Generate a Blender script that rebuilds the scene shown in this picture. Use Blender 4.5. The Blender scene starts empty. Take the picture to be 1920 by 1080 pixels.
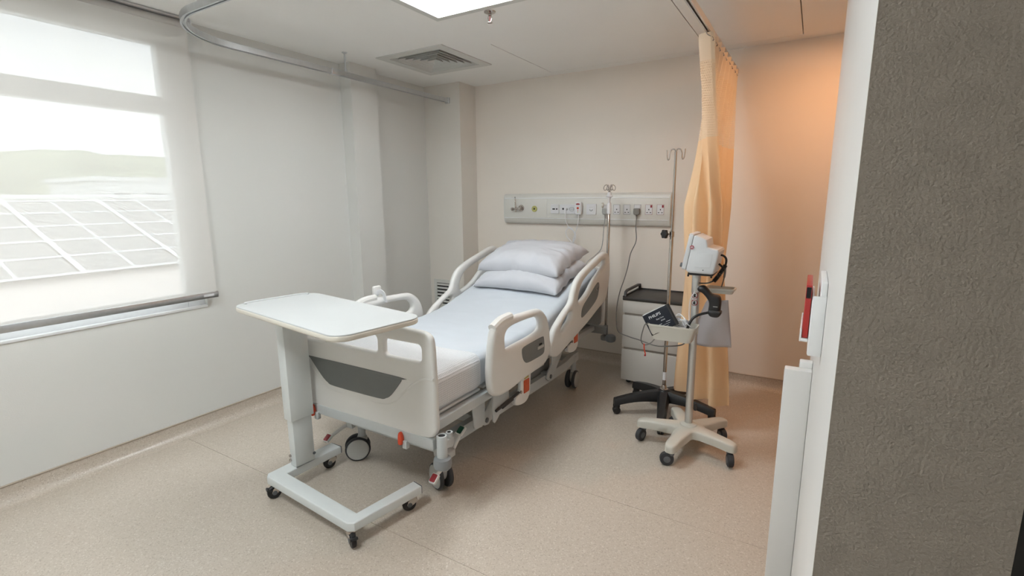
import bpy, bmesh, math, random
from mathutils import Vector, Matrix, noise
from mathutils.geometry import tessellate_polygon
random.seed(7)
PI = math.pi
C = bpy.context.scene.collection
SC = bpy.context.scene

# ------------------------------------------------------------------ camera, world, exposure
cam_data = bpy.data.cameras.new('camera')
cam_data.sensor_width = 36.0
cam_data.lens = 932.0 / 1920.0 * 36.0
cam_data.clip_start = 0.02
cam_data.clip_end = 1000
cam = bpy.data.objects.new('camera', cam_data)
C.objects.link(cam)
def _vp(x, y):
    return Vector((x - 960, -(y - 540), -932.0)).normalized()
_Y = _vp(1531, 365)                      # room depth direction seen by the camera
_X = -_vp(-612, 381)                     # room width direction
_X = (_X - _Y * _X.dot(_Y)).normalized()
_Z = _X.cross(_Y)
_R = Matrix((_X, _Y, _Z))
CAM_H = 1.55
cam.matrix_world = Matrix.Translation((0, 0, CAM_H)) @ _R.to_4x4()
SC.camera = cam

SKY = 5.2
w = bpy.data.worlds.new('overcast_sky'); SC.world = w; w.use_nodes = True
nt = w.node_tree; nt.nodes.clear()
wo = nt.nodes.new('ShaderNodeOutputWorld'); bg = nt.nodes.new('ShaderNodeBackground')
tc = nt.nodes.new('ShaderNodeTexCoord'); nz = nt.nodes.new('ShaderNodeTexNoise'); cr = nt.nodes.new('ShaderNodeValToRGB')
nz.inputs['Scale'].default_value = 2.2; nz.inputs['Detail'].default_value = 5
cr.color_ramp.elements[0].color = (0.80, 0.88, 1.0, 1); cr.color_ramp.elements[1].color = (0.95, 0.98, 1.0, 1)
cr.color_ramp.elements[0].position = 0.35; cr.color_ramp.elements[1].position = 0.65
nt.links.new(tc.outputs['Generated'], nz.inputs['Vector']); nt.links.new(nz.outputs['Fac'], cr.inputs['Fac'])
nt.links.new(cr.outputs['Color'], bg.inputs['Color']); nt.links.new(bg.outputs[0], wo.inputs[0])
bg.inputs['Strength'].default_value = SKY

SC.view_settings.view_transform = 'Standard'
SC.view_settings.look = 'None'
SC.view_settings.gamma = 1.0
SC.view_settings.use_curve_mapping = False
SC.view_settings.exposure = 0.13
LED_STRENGTH = 24.0
DOWNLIGHT_W = 9.5

# ------------------------------------------------------------------ materials
MATS = {}
def mat(name, col, rough=0.5, metal=0.0, spec=0.5, var=0.03, vscale=8.0, bump=0.0, bscale=200.0, coat=0.0, sheen=0.0, trans=0.0):
    if name in MATS: return MATS[name]
    m = bpy.data.materials.new(name); m.use_nodes = True
    n = m.node_tree; b = n.nodes['Principled BSDF']
    b.inputs['Roughness'].default_value = rough; b.inputs['Metallic'].default_value = metal
    b.inputs['Specular IOR Level'].default_value = spec
    b.inputs['Coat Weight'].default_value = coat; b.inputs['Sheen Weight'].default_value = sheen
    t = n.nodes.new('ShaderNodeTexCoord')
    ns = n.nodes.new('ShaderNodeTexNoise'); ns.inputs['Scale'].default_value = vscale; ns.inputs['Detail'].default_value = 4
    rp = n.nodes.new('ShaderNodeValToRGB')
    rp.color_ramp.elements[0].position = 0.3; rp.color_ramp.elements[1].position = 0.7
    rp.color_ramp.elements[0].color = tuple(max(0, c * (1 - var)) for c in col) + (1,)
    rp.color_ramp.elements[1].color = tuple(min(1, c * (1 + var)) for c in col) + (1,)
    n.links.new(t.outputs['Object'], ns.inputs['Vector']); n.links.new(ns.outputs['Fac'], rp.inputs['Fac'])
    n.links.new(rp.outputs['Color'], b.inputs['Base Color'])
    if bump > 0:
        n2 = n.nodes.new('ShaderNodeTexNoise'); n2.inputs['Scale'].default_value = bscale; n2.inputs['Detail'].default_value = 3
        bp = n.nodes.new('ShaderNodeBump'); bp.inputs['Strength'].default_value = bump; bp.inputs['Distance'].default_value = 0.002
        n.links.new(t.outputs['Object'], n2.inputs['Vector']); n.links.new(n2.outputs['Fac'], bp.inputs['Height'])
        n.links.new(bp.outputs[0], b.inputs['Normal'])
    MATS[name] = m
    return m
def emit(name, col, s):
    m = bpy.data.materials.new(name); m.use_nodes = True; n = m.node_tree; n.nodes.clear()
    o = n.nodes.new('ShaderNodeOutputMaterial'); e = n.nodes.new('ShaderNodeEmission')
    e.inputs['Color'].default_value = col + (1,); e.inputs['Strength'].default_value = s
    n.links.new(e.outputs[0], o.inputs[0]); MATS[name] = m
    return m

WALL = mat('wall_paint', (0.70, 0.695, 0.668), 0.65, var=0.012, vscale=2, bump=0.12, bscale=180, spec=0.3)
CEIL = mat('ceiling_paint', (0.90, 0.89, 0.865), 0.8, var=0.012, vscale=2, bump=0.08, bscale=220, spec=0.2)
WHITEWALL = mat('white_gloss_paint', (0.80, 0.79, 0.775), 0.4, var=0.012, vscale=3, bump=0.1, bscale=160)
SHADEWALL = mat('textured_shaded_paint', (0.345, 0.305, 0.262), 0.6, var=0.05, vscale=30, bump=1.0, bscale=210, spec=0.3)  # coarse wall paint, with the dim light on the partition end painted in
FRAMEW = mat('window_frame_white', (0.90, 0.91, 0.92), 0.35, var=0.01)
BEDW = mat('bed_plastic_white', (0.73, 0.72, 0.695), 0.38, var=0.012, vscale=5, bump=0.04, bscale=300)
BEDG = mat('bed_inlay_grey', (0.155, 0.165, 0.165), 0.42, var=0.03)
STEELP = mat('powder_coat_grey', (0.50, 0.52, 0.52), 0.42, var=0.02, bump=0.03, bscale=300)
STEELD = mat('powder_coat_dark_grey', (0.27, 0.28, 0.28), 0.5, var=0.03)
CHROME = mat('polished_steel', (0.50, 0.46, 0.43), 0.14, metal=1.0, var=0.02)
ALU = mat('brushed_aluminium', (0.62, 0.64, 0.66), 0.32, metal=1.0, var=0.04, vscale=40)
ALUP = mat('satin_aluminium_pole', (0.66, 0.66, 0.65), 0.38, metal=0.85, var=0.03)
BLACK = mat('black_plastic', (0.012, 0.012, 0.013), 0.42, var=0.1)
BLACKT = mat('black_tray', (0.030, 0.027, 0.025), 0.45, var=0.15, bump=0.2, bscale=400)
TYRE = mat('dark_rubber', (0.035, 0.037, 0.042), 0.6, var=0.08)
HUB = mat('caster_hub_grey', (0.46, 0.46, 0.44), 0.4, var=0.02)
CGREY = mat('caster_grey', (0.13, 0.14, 0.15), 0.4, var=0.05)
RED = mat('red_plastic', (0.30, 0.012, 0.018), 0.4, var=0.04)
ORED = mat('orange_red_plastic', (0.68, 0.07, 0.025), 0.4, var=0.04)
GREEN = mat('green_plastic', (0.006, 0.075, 0.045), 0.45, var=0.04)
ORANGE = mat('orange_label', (0.58, 0.10, 0.035), 0.5, var=0.08, vscale=60)
YELLOWL = mat('yellow_label', (0.40, 0.30, 0.05), 0.5, var=0.1, vscale=60)
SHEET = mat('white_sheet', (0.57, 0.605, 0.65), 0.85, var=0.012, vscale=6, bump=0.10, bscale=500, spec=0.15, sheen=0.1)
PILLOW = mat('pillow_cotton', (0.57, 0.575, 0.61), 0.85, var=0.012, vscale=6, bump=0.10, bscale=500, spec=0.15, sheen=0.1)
TABLEW = mat('table_laminate', (0.57, 0.585, 0.585), 0.36, var=0.01)
TABLEE = mat('table_edge_cream', (0.70, 0.66, 0.58), 0.42, var=0.02)
TABLEM = mat('table_frame_pale', (0.70, 0.73, 0.73), 0.35, var=0.015)
PANELW = mat('headwall_shell', (0.72, 0.71, 0.67), 0.35, var=0.01)
SOCKW = mat('socket_white', (0.74, 0.74, 0.76), 0.35, var=0.01)
PLUGG = mat('plug_grey', (0.24, 0.23, 0.21), 0.5, var=0.03)
CABLEG = mat('cable_grey', (0.17, 0.165, 0.155), 0.5, var=0.03)
CABLEW = mat('cable_white', (0.80, 0.80, 0.82), 0.45, var=0.02)
DARK = mat('dark_hole', (0.008, 0.008, 0.009), 0.8)
YGREEN = mat('outlet_yellow_green', (0.50, 0.48, 0.17), 0.4, var=0.04)
CABW = mat('cabinet_pale', (0.62, 0.595, 0.56), 0.45, var=0.012)
CABGAP = mat('cabinet_channel', (0.30, 0.27, 0.24), 0.6)
CREAM = mat('cart_cream', (0.58, 0.56, 0.50), 0.42, var=0.015)
MONW = mat('monitor_white', (0.66, 0.68, 0.70), 0.4, var=0.012)
MONS = mat('monitor_screen', (0.16, 0.16, 0.15), 0.15, var=0.02)
NAVY = mat('cuff_navy', (0.008, 0.011, 0.020), 0.75, var=0.2, vscale=30, bump=0.5, bscale=500)
PRINTW = mat('print_white', (0.75, 0.77, 0.80), 0.6)
VENTW = mat('vent_white', (0.66, 0.66, 0.63), 0.45, var=0.01)
FOLDR = mat('folder_red', (0.50, 0.04, 0.035), 0.4, var=0.03)
DOORB = mat('dark_door_edge', (0.02, 0.02, 0.02), 0.35, var=0.1)
VINYLT = mat('cove_cap_trim', (0.42, 0.35, 0.28), 0.5, var=0.03)
BAGM = mat('plastic_sheet_grey', (0.50, 0.47, 0.48), 0.4, var=0.03)
TREES = mat('hillside_trees', (0.35, 0.38, 0.25), 0.9, var=0.3, vscale=0.15, bump=1.0, bscale=0.4)  # foliage lightened, atmospheric haze is put into the colour
ROOFM = mat('roof_sheet_metal', (0.82, 0.74, 0.69), 0.5, var=0.06, vscale=1.5)
PVCELL = mat('solar_cell', (0.36, 0.345, 0.34), 0.6, var=0.06, vscale=12)
PVFRAME = mat('solar_frame', (0.93, 0.94, 0.95), 0.5)
BLDW = mat('white_building', (0.97, 0.97, 0.98), 0.7)
BLDG = mat('building_window', (0.10, 0.12, 0.14), 0.2)

def floor_mat():
    m = bpy.data.materials.new('speckled_vinyl'); m.use_nodes = True
    n = m.node_tree; b = n.nodes['Principled BSDF']
    t = n.nodes.new('ShaderNodeTexCoord')
    v = n.nodes.new('ShaderNodeTexVoronoi'); v.inputs['Scale'].default_value = 210
    r = n.nodes.new('ShaderNodeValToRGB')
    e = r.color_ramp.elements
    base = (0.555, 0.485, 0.41)
    e[0].position = 0.0; e[0].color = (0.42, 0.355, 0.29, 1)
    e[1].position = 1.0; e[1].color = (0.68, 0.62, 0.55, 1)
    for p, c in ((0.10, (0.51, 0.44, 0.365, 1)), (0.3, base + (1,)), (0.8, base + (1,)), (0.93, (0.61, 0.545, 0.47, 1))):
        x = e.new(p); x.color = c
    s = n.nodes.new('ShaderNodeSeparateColor')
    n.links.new(t.outputs['Object'], v.inputs['Vector']); n.links.new(v.outputs['Color'], s.inputs[0])
    n.links.new(s.outputs[0], r.inputs['Fac'])
    ns = n.nodes.new('ShaderNodeTexNoise'); ns.inputs['Scale'].default_value = 1.3; ns.inputs['Detail'].default_value = 3
    mx = n.nodes.new('ShaderNodeMix'); mx.data_type = 'RGBA'; mx.blend_type = 'MULTIPLY'; mx.inputs[0].default_value = 1
    r2 = n.nodes.new('ShaderNodeValToRGB'); r2.color_ramp.elements[0].color = (0.95, 0.95, 0.95, 1); r2.color_ramp.elements[1].color = (1.04, 1.03, 1.03, 1)
    n.links.new(t.outputs['Object'], ns.inputs['Vector']); n.links.new(ns.outputs['Fac'], r2.inputs['Fac'])
    n.links.new(r.outputs['Color'], mx.inputs[6]); n.links.new(r2.outputs['Color'], mx.inputs[7])
    n.links.new(mx.outputs[2], b.inputs['Base Color'])
    n3 = n.nodes.new('ShaderNodeTexNoise'); n3.inputs['Scale'].default_value = 90
    bp = n.nodes.new('ShaderNodeBump'); bp.inputs['Strength'].default_value = 0.12; bp.inputs['Distance'].default_value = 0.002
    n.links.new(t.outputs['Object'], n3.inputs['Vector']); n.links.new(n3.outputs['Fac'], bp.inputs['Height']); n.links.new(bp.outputs[0], b.inputs['Normal'])
    b.inputs['Roughness'].default_value = 0.34; b.inputs['Specular IOR Level'].default_value = 0.5; b.inputs['Coat Weight'].default_value = 0.35; b.inputs['Coat Roughness'].default_value = 0.3
    MATS['vinyl'] = m
    return m
VINYL = floor_mat()

def blind_mat():
    m = bpy.data.materials.new('screen_blind_fabric'); m.use_nodes = True; n = m.node_tree; n.nodes.clear()
    o = n.nodes.new('ShaderNodeOutputMaterial')
    tr = n.nodes.new('ShaderNodeBsdfTransparent'); df = n.nodes.new('ShaderNodeBsdfDiffuse'); tl = n.nodes.new('ShaderNodeBsdfTranslucent')
    t = n.nodes.new('ShaderNodeTexCoord'); wv = n.nodes.new('ShaderNodeTexNoise'); wv.inputs['Scale'].default_value = 400
    rp = n.nodes.new('ShaderNodeValToRGB'); rp.color_ramp.elements[0].color = (0.72, 0.70, 0.665, 1); rp.color_ramp.elements[1].color = (0.75, 0.73, 0.70, 1)
    n.links.new(t.outputs['Object'], wv.inputs['Vector']); n.links.new(wv.outputs['Fac'], rp.inputs['Fac'])
    n.links.new(rp.outputs[0], df.inputs[0]); n.links.new(rp.outputs[0], tl.inputs[0])
    m1 = n.nodes.new('ShaderNodeMixShader'); m1.inputs[0].default_value = 0.05
    n.links.new(df.outputs[0], m1.inputs[1]); n.links.new(tl.outputs[0], m1.inputs[2])
    m2 = n.nodes.new('ShaderNodeMixShader'); m2.inputs[0].default_value = 0.89
    n.links.new(tr.outputs[0], m2.inputs[1]); n.links.new(m1.outputs[0], m2.inputs[2]); n.links.new(m2.outputs[0], o.inputs[0])
    return m
BLIND = blind_mat()
def glass_mat():
    m = bpy.data.materials.new('window_glass'); m.use_nodes = True; n = m.node_tree; n.nodes.clear()
    o = n.nodes.new('ShaderNodeOutputMaterial'); tr = n.nodes.new('ShaderNodeBsdfTransparent'); gl = n.nodes.new('ShaderNodeBsdfGlossy')
    tr.inputs[0].default_value = (0.95, 0.97, 0.96, 1); gl.inputs['Roughness'].default_value = 0.02
    mx = n.nodes.new('ShaderNodeMixShader'); mx.inputs[0].default_value = 0.05
    n.links.new(tr.outputs[0], mx.inputs[1]); n.links.new(gl.outputs[0], mx.inputs[2]); n.links.new(mx.outputs[0], o.inputs[0])
    return m
GLASS = glass_mat()
def cloth_mat(name, col, net=False, transl=0.35):
    m = bpy.data.materials.new(name); m.use_nodes = True; n = m.node_tree; n.nodes.clear()
    o = n.nodes.new('ShaderNodeOutputMaterial'); df = n.nodes.new('ShaderNodeBsdfDiffuse'); tl = n.nodes.new('ShaderNodeBsdfTranslucent')
    t = n.nodes.new('ShaderNodeTexCoord'); ns = n.nodes.new('ShaderNodeTexNoise'); ns.inputs['Scale'].default_value = 300
    rp = n.nodes.new('ShaderNodeValToRGB'); rp.color_ramp.elements[0].color = tuple(c * 0.95 for c in col) + (1,); rp.color_ramp.elements[1].color = tuple(min(1, c * 1.04) for c in col) + (1,)
    n.links.new(t.outputs['UV'], ns.inputs['Vector']); n.links.new(ns.outputs['Fac'], rp.inputs['Fac'])
    n.links.new(rp.outputs[0], df.inputs[0]); n.links.new(rp.outputs[0], tl.inputs[0])
    m1 = n.nodes.new('ShaderNodeMixShader'); m1.inputs[0].default_value = transl
    n.links.new(df.outputs[0], m1.inputs[1]); n.links.new(tl.outputs[0], m1.inputs[2])
    last = m1
    if net:
        br = n.nodes.new('ShaderNodeTexBrick'); br.inputs['Scale'].default_value = 1.0
        br.inputs['Brick Width'].default_value = 0.014; br.inputs['Row Height'].default_value = 0.0135
        br.inputs['Mortar Size'].default_value = 0.0034; br.inputs['Mortar Smooth'].default_value = 0.0
        br.offset = 0.5
        br.inputs['Color1'].default_value = (0, 0, 0, 1); br.inputs['Color2'].default_value = (0, 0, 0, 1); br.inputs['Mortar'].default_value = (1, 1, 1, 1)
        n.links.new(t.outputs['UV'], br.inputs['Vector'])
        tr = n.nodes.new('ShaderNodeBsdfTransparent'); m2 = n.nodes.new('ShaderNodeMixShader')
        n.links.new(br.outputs['Color'], m2.inputs[0]); n.links.new(tr.outputs[0], m2.inputs[1]); n.links.new(m1.outputs[0], m2.inputs[2])
        last = m2
    n.links.new(last.outputs[0], o.inputs[0])
    return m
CURT = cloth_mat('curtain_peach', (0.94, 0.72, 0.47), transl=.30)
CURTH = cloth_mat('curtain_heading', (0.90, 0.78, 0.62), transl=.25)
NET = cloth_mat('curtain_net', (0.90, 0.76, 0.57), net=True, transl=.25)

def waffle_mat():
    m = bpy.data.materials.new('waffle_weave'); m.use_nodes = True; n = m.node_tree; b = n.nodes['Principled BSDF']
    b.inputs['Roughness'].default_value = 0.9; b.inputs['Specular IOR Level'].default_value = 0.1
    t = n.nodes.new('ShaderNodeTexCoord')
    br = n.nodes.new('ShaderNodeTexBrick'); br.offset = 0.0
    br.inputs['Scale'].default_value = 1.0; br.inputs['Brick Width'].default_value = 0.011; br.inputs['Row Height'].default_value = 0.011
    br.inputs['Mortar Size'].default_value = 0.0022; br.inputs['Mortar Smooth'].default_value = 0.6
    br.inputs['Color1'].default_value = (0.66, 0.66, 0.67, 1); br.inputs['Color2'].default_value = (0.64, 0.64, 0.65, 1); br.inputs['Mortar'].default_value = (0.80, 0.80, 0.82, 1)
    n.links.new(t.outputs['UV'], br.inputs['Vector']); n.links.new(br.outputs['Color'], b.inputs['Base Color'])
    bp = n.nodes.new('ShaderNodeBump'); bp.inputs['Strength'].default_value = 0.8; bp.inputs['Distance'].default_value = 0.003
    n.links.new(br.outputs['Fac'], bp.inputs['Height']); n.links.new(bp.outputs[0], b.inputs['Normal'])
    return m
WAFFLE = waffle_mat()
LED = emit('led_diffuser_glow', (0.94, 1.0, 1.02), LED_STRENGTH)
LED_FILL = emit('led_fill_glow', (0.94, 1.0, 1.02), LED_STRENGTH * 1.5)  # stronger glow for the added fill panel
WARMGLOW = emit('warm_lamp_glow', (1.0, 0.60, 0.28), 12.0)

# ------------------------------------------------------------------ mesh helpers
ORG = {}
class MB:
    def __init__(s):
        s.v = []; s.f = []; s.uv = None
    def add(s, verts, faces):
        o = len(s.v); s.v.extend([Vector(p) for p in verts]); s.f.extend([tuple(i + o for i in q) for q in faces]); return s
    def box(s, lo, hi, r=0.0, M=None):
        x0, y0, z0 = lo; x1, y1, z1 = hi
        if r <= 0:
            vs = [(x, y, z) for z in (z0, z1) for y in (y0, y1) for x in (x0, x1)]
            fs = [(0, 2, 3, 1), (4, 5, 7, 6), (0, 1, 5, 4), (2, 6, 7, 3), (0, 4, 6, 2), (1, 3, 7, 5)]
        else:
            bm = bmesh.new(); bmesh.ops.create_cube(bm, size=1)
            for v in bm.verts:
                v.co = Vector(((x0 + x1) / 2 + v.co.x * (x1 - x0), (y0 + y1) / 2 + v.co.y * (y1 - y0), (z0 + z1) / 2 + v.co.z * (z1 - z0)))
            rr = min(r, 0.49 * min(abs(x1 - x0), abs(y1 - y0), abs(z1 - z0)))
            bmesh.ops.bevel(bm, geom=bm.edges[:], offset=rr, segments=3 if rr > 0.004 else 2, profile=0.5, affect='EDGES')
            bm.verts.index_update()
            vs = [v.co.copy() for v in bm.verts]; fs = [tuple(v.index for v in f.verts) for f in bm.faces]; bm.free()
        if M is not None: vs = [M @ Vector(p) for p in vs]
        return s.add(vs, fs)
    def cyl(s, p0, p1, r0, r1=None, seg=20, bev=0.0):
        p0 = Vector(p0); p1 = Vector(p1); r1 = r0 if r1 is None else r1
        L = (p1 - p0).length
        if bev > 0:
            prof = [(0, 0), (r0 - bev, 0), (r0 - bev * .3, bev * .3), (r0, bev), (r1, L - bev), (r1 - bev * .3, L - bev * .3), (r1 - bev, L), (0, L)]
        else:
            prof = [(0, 0), (r0, 0), (r1, L), (0, L)]
        return s.lathe(p0, p1 - p0, prof, seg)
    def lathe(s, p0, axis, prof, seg=24):
        p0 = Vector(p0); a = Vector(axis).normalized()
        u = a.orthogonal().normalized(); w_ = a.cross(u)
        o = len(s.v); rings = []
        for (r, h) in prof:
            if r < 1e-6:
                s.v.append(p0 + a * h); rings.append([len(s.v) - 1])
            else:
                idx = []
                for k in range(seg):
                    t = 2 * PI * k / seg
                    s.v.append(p0 + a * h + (u * math.cos(t) + w_ * math.sin(t)) * r); idx.append(len(s.v) - 1)
                rings.append(idx)
        for A, B in zip(rings[:-1], rings[1:]):
            if len(A) == 1 and len(B) == 1: continue
            for k in range(seg):
                k2 = (k + 1) % seg
                if len(A) == 1: s.f.append((A[0], B[k2], B[k]))
                elif len(B) == 1: s.f.append((A[k], A[k2], B[0]))
                else: s.f.append((A[k], A[k2], B[k2], B[k]))
        return s
    def tube(s, pts, r, seg=10, closed=False, caps=True, smooth=0, flat=None):
        pts = [Vector(p) for p in pts]
        if smooth: pts = crom(pts, smooth, closed)
        n = len(pts); rad = r if callable(r) else (lambda t: r)
        up = None; rings = []
        for i, p in enumerate(pts):
            if closed: d = pts[(i + 1) % n] - pts[i - 1]
            else: d = pts[min(i + 1, n - 1)] - pts[max(i - 1, 0)]
            d.normalize()
            if up is None: up = d.orthogonal().normalized()
            up = (up - d * up.dot(d))
            if up.length < 1e-6: up = d.orthogonal()
            up.normalize(); sd = d.cross(up)
            q = []
            rr = rad(i / max(1, n - 1))
            for k in range(seg):
                t = 2 * PI * k / seg
                s.v.append(p + (up * math.cos(t) + sd * math.sin(t)) * rr); q.append(len(s.v) - 1)
            rings.append(q)
        m = n if closed else n - 1
        for i in range(m):
            A = rings[i]; B = rings[(i + 1) % n]
            for k in range(seg):
                k2 = (k + 1) % seg
                s.f.append((A[k], A[k2], B[k2], B[k]))
        if caps and not closed:
            s.f.append(tuple(reversed(rings[0]))); s.f.append(tuple(rings[-1]))
        return s
    def sweep(s, pts, prof, closed=False, up=(0, 0, 1)):
        """sweep a closed 2-D profile (side, up) along pts, kept upright"""
        pts = [Vector(p) for p in pts]; n = len(pts); U = Vector(up); rings = []
        for i, p in enumerate(pts):
            d = (pts[(i + 1) % n] - pts[i - 1]) if closed else (pts[min(i + 1, n - 1)] - pts[max(i - 1, 0)])
            d.normalize(); sd = d.cross(U).normalized(); u2 = sd.cross(d)
            q = []
            for (a, b) in prof:
                s.v.append(p + sd * a + u2 * b); q.append(len(s.v) - 1)
            rings.append(q)
        k = len(prof)
        for i in range(n if closed else n - 1):
            A = rings[i]; B = rings[(i + 1) % n]
            for j in range(k):
                s.f.append((A[j], A[(j + 1) % k], B[(j + 1) % k], B[j]))
        if not closed:
            s.f.append(tuple(reversed(rings[0]))); s.f.append(tuple(rings[-1]))
        return s
    def plate(s, outer, holes, t, r, to3, seg=3):
        """flat slab with rounded rims: outline + holes in (a,b), thickness t centred on 0, to3(a,b,c)->xyz"""
        def area(L): return sum(L[i - 1][0] * L[i][1] - L[i][0] * L[i - 1][1] for i in range(len(L)))
        loops = [list(outer) if area(outer) > 0 else list(reversed(outer))]
        for h in holes: loops.append(list(h) if area(h) < 0 else list(reversed(h)))
        def inset(L, d):
            n = len(L); out = []
            for i in range(n):
                p = Vector(L[i]); a = (p - Vector(L[i - 1])); b = (Vector(L[(i + 1) % n]) - p)
                if a.length < 1e-9: a = b
                if b.length < 1e-9: b = a
                a.normalize(); b.normalize()
                na = Vector((-a.y, a.x)); nb = Vector((-b.y, b.x)); m = na + nb
                if m.length < 1e-6: m = na
                m.normalize(); c = max(0.5, m.dot(na))
                out.append(tuple(p + m * d / c))
            return out
        lay = []
        if r <= 0: lay = [(0, -t / 2), (0, t / 2)]
        else:
            for k in range(seg + 1):
                a = PI / 2 * k / seg; lay.append((r * (1 - math.sin(a)), -t / 2 + r * (1 - math.cos(a))))
            for k in range(seg + 1):
                a = PI / 2 * k / seg; lay.append((r * (1 - math.cos(a)), t / 2 - r * (1 - math.sin(a))))
        first = []; last = []
        for L in loops:
            rings = []
            for d, c in lay:
                q = []
                for (a, b) in inset(L, d):
                    s.v.append(Vector(to3(a, b, c))); q.append(len(s.v) - 1)
                rings.append(q)
            n = len(L)
            for A, B in zip(rings[:-1], rings[1:]):
                for k in range(n):
                    s.f.append((A[k], A[(k + 1) % n], B[(k + 1) % n], B[k]))
            first.append((rings[0], inset(L, lay[0][0]))); last.append((rings[-1], inset(L, lay[-1][0])))
        for grp, rev in ((first, True), (last, False)):
            polys = [[Vector((a, b, 0)) for a, b in L] for _, L in grp]
            idx = [i for q, _ in grp for i in q]
            for tri in tessellate_polygon(polys):
                f = tuple(idx[i] for i in tri)
                s.f.append(tuple(reversed(f)) if rev else f)
        return s
    def grid(s, nu, nv, fn, closed_u=False):
        o = len(s.v)
        for j in range(nv + 1):
            for i in range(nu + (0 if closed_u else 1)):
                s.v.append(Vector(fn(i / nu, j / nv)))
        W = nu if closed_u else nu + 1
        for j in range(nv):
            for i in range(nu):
                i2 = (i + 1) % W
                s.f.append((o + j * W + i, o + j * W + i2, o + (j + 1) * W + i2, o + (j + 1) * W + i))
        return s
    def build(s, name, m, parent=None, sharp=35, fix=True, uvfn=None, origin=None):
        me = bpy.data.meshes.new(name)
        if parent is not None: org = ORG[parent.name]
        elif origin is not None: org = Vector(origin)
        else:
            xs = [p.x for p in s.v]; ys = [p.y for p in s.v]; zs = [p.z for p in s.v]
            org = Vector(((min(xs) + max(xs)) / 2, (min(ys) + max(ys)) / 2, min(zs)))
        me.from_pydata([tuple(p - org) for p in s.v], [], s.f)
        me.update()
        if fix:
            bm = bmesh.new(); bm.from_mesh(me)
            bmesh.ops.recalc_face_normals(bm, faces=bm.faces[:]); bm.to_mesh(me); bm.free()
        if uvfn is not None:
            ul = me.uv_layers.new(name='UV')
            for lp in me.loops:
                ul.data[lp.index].uv = uvfn(lp.vertex_index)
        me.shade_smooth()
        me.set_sharp_from_angle(angle=math.radians(sharp))
        me.materials.append(m)
        o = bpy.data.objects.new(name, me); C.objects.link(o)
        if parent is not None: o.parent = parent
        else: o.location = org
        ORG[o.name] = org
        return o
def crom(pts, k=8, closed=False):
    pts = [Vector(p) for p in pts]; n = len(pts); out = []
    for i in range(n if closed else n - 1):
        if closed: a, b, c, d = pts[i - 1], pts[i], pts[(i + 1) % n], pts[(i + 2) % n]
        else: a, b, c, d = pts[max(i - 1, 0)], pts[i], pts[i + 1], pts[min(i + 2, n - 1)]
        for j in range(k):
            t = j / k
            out.append(0.5 * ((2 * b) + (c - a) * t + (2 * a - 5 * b + 4 * c - d) * t * t + (3 * b - 3 * c + d - a) * t ** 3))
    if not closed: out.append(pts[-1])
    return out
def smooth2(L, k=4):
    return [(p.x, p.y) for p in crom([Vector((a, b, 0)) for a, b in L], k, True)]
def rrect(a0, b0, a1, b1, r, k=5):
    out = []
    for cx, cy, st in ((a1 - r, b1 - r, 0), (a0 + r, b1 - r, PI / 2), (a0 + r, b0 + r, PI), (a1 - r, b0 + r, 1.5 * PI)):
        for j in range(k + 1):
            t = st + PI / 2 * j / k; out.append((cx + r * math.cos(t), cy + r * math.sin(t)))
    return out
def circ(cx, cy, r, k=20):
    return [(cx + r * math.cos(2 * PI * j / k), cy + r * math.sin(2 * PI * j / k)) for j in range(k)]
def thing(name, label, cat, loc, group=None):
    o = bpy.data.objects.new(name, None); C.objects.link(o); o.location = loc; o.empty_display_size = 0.05
    ORG[o.name] = Vector(loc); o['label'] = label; o['category'] = cat
    if group: o['group'] = group
    return o
def tag(o, label, cat, group=None):
    o['label'] = label; o['category'] = cat
    if group: o['group'] = group
    return o
def struct(o, label=None):
    o['kind'] = 'structure'
    if label: o['label'] = label
    return o
def strip(mb, us, vs, skip, to3, t):
    """slab of cells (us x vs) leaving out cells for which skip(u,v) holds"""
    n = len(us); m = len(vs)
    for i in range(n - 1):
        for j in range(m - 1):
            if skip((us[i] + us[i + 1]) / 2, (vs[j] + vs[j + 1]) / 2): continue
            P = [to3(a, b, c) for c in (0, t) for a, b in ((us[i], vs[j]), (us[i + 1], vs[j]), (us[i + 1], vs[j + 1]), (us[i], vs[j + 1]))]
            mb.add(P, [(0, 1, 2, 3), (4, 5, 6, 7), (0, 1, 5, 4), (1, 2, 6, 5), (2, 3, 7, 6), (3, 0, 4, 7)])
    return mb
def text_mesh(txt, size):
    cu = bpy.data.curves.new('print', 'FONT'); cu.body = txt; cu.size = size; cu.extrude = 0.0004; cu.align_x = 'CENTER'; cu.resolution_u = 2
    o = bpy.data.objects.new('print', cu); C.objects.link(o)
    dg = bpy.context.evaluated_depsgraph_get(); me = bpy.data.meshes.new_from_object(o.evaluated_get(dg))
    vs = [v.co.copy() for v in me.vertices]; fs = [tuple(p.vertices) for p in me.polygons]
    bpy.data.objects.remove(o); bpy.data.curves.remove(cu); bpy.data.meshes.remove(me)
    return vs, fs

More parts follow.
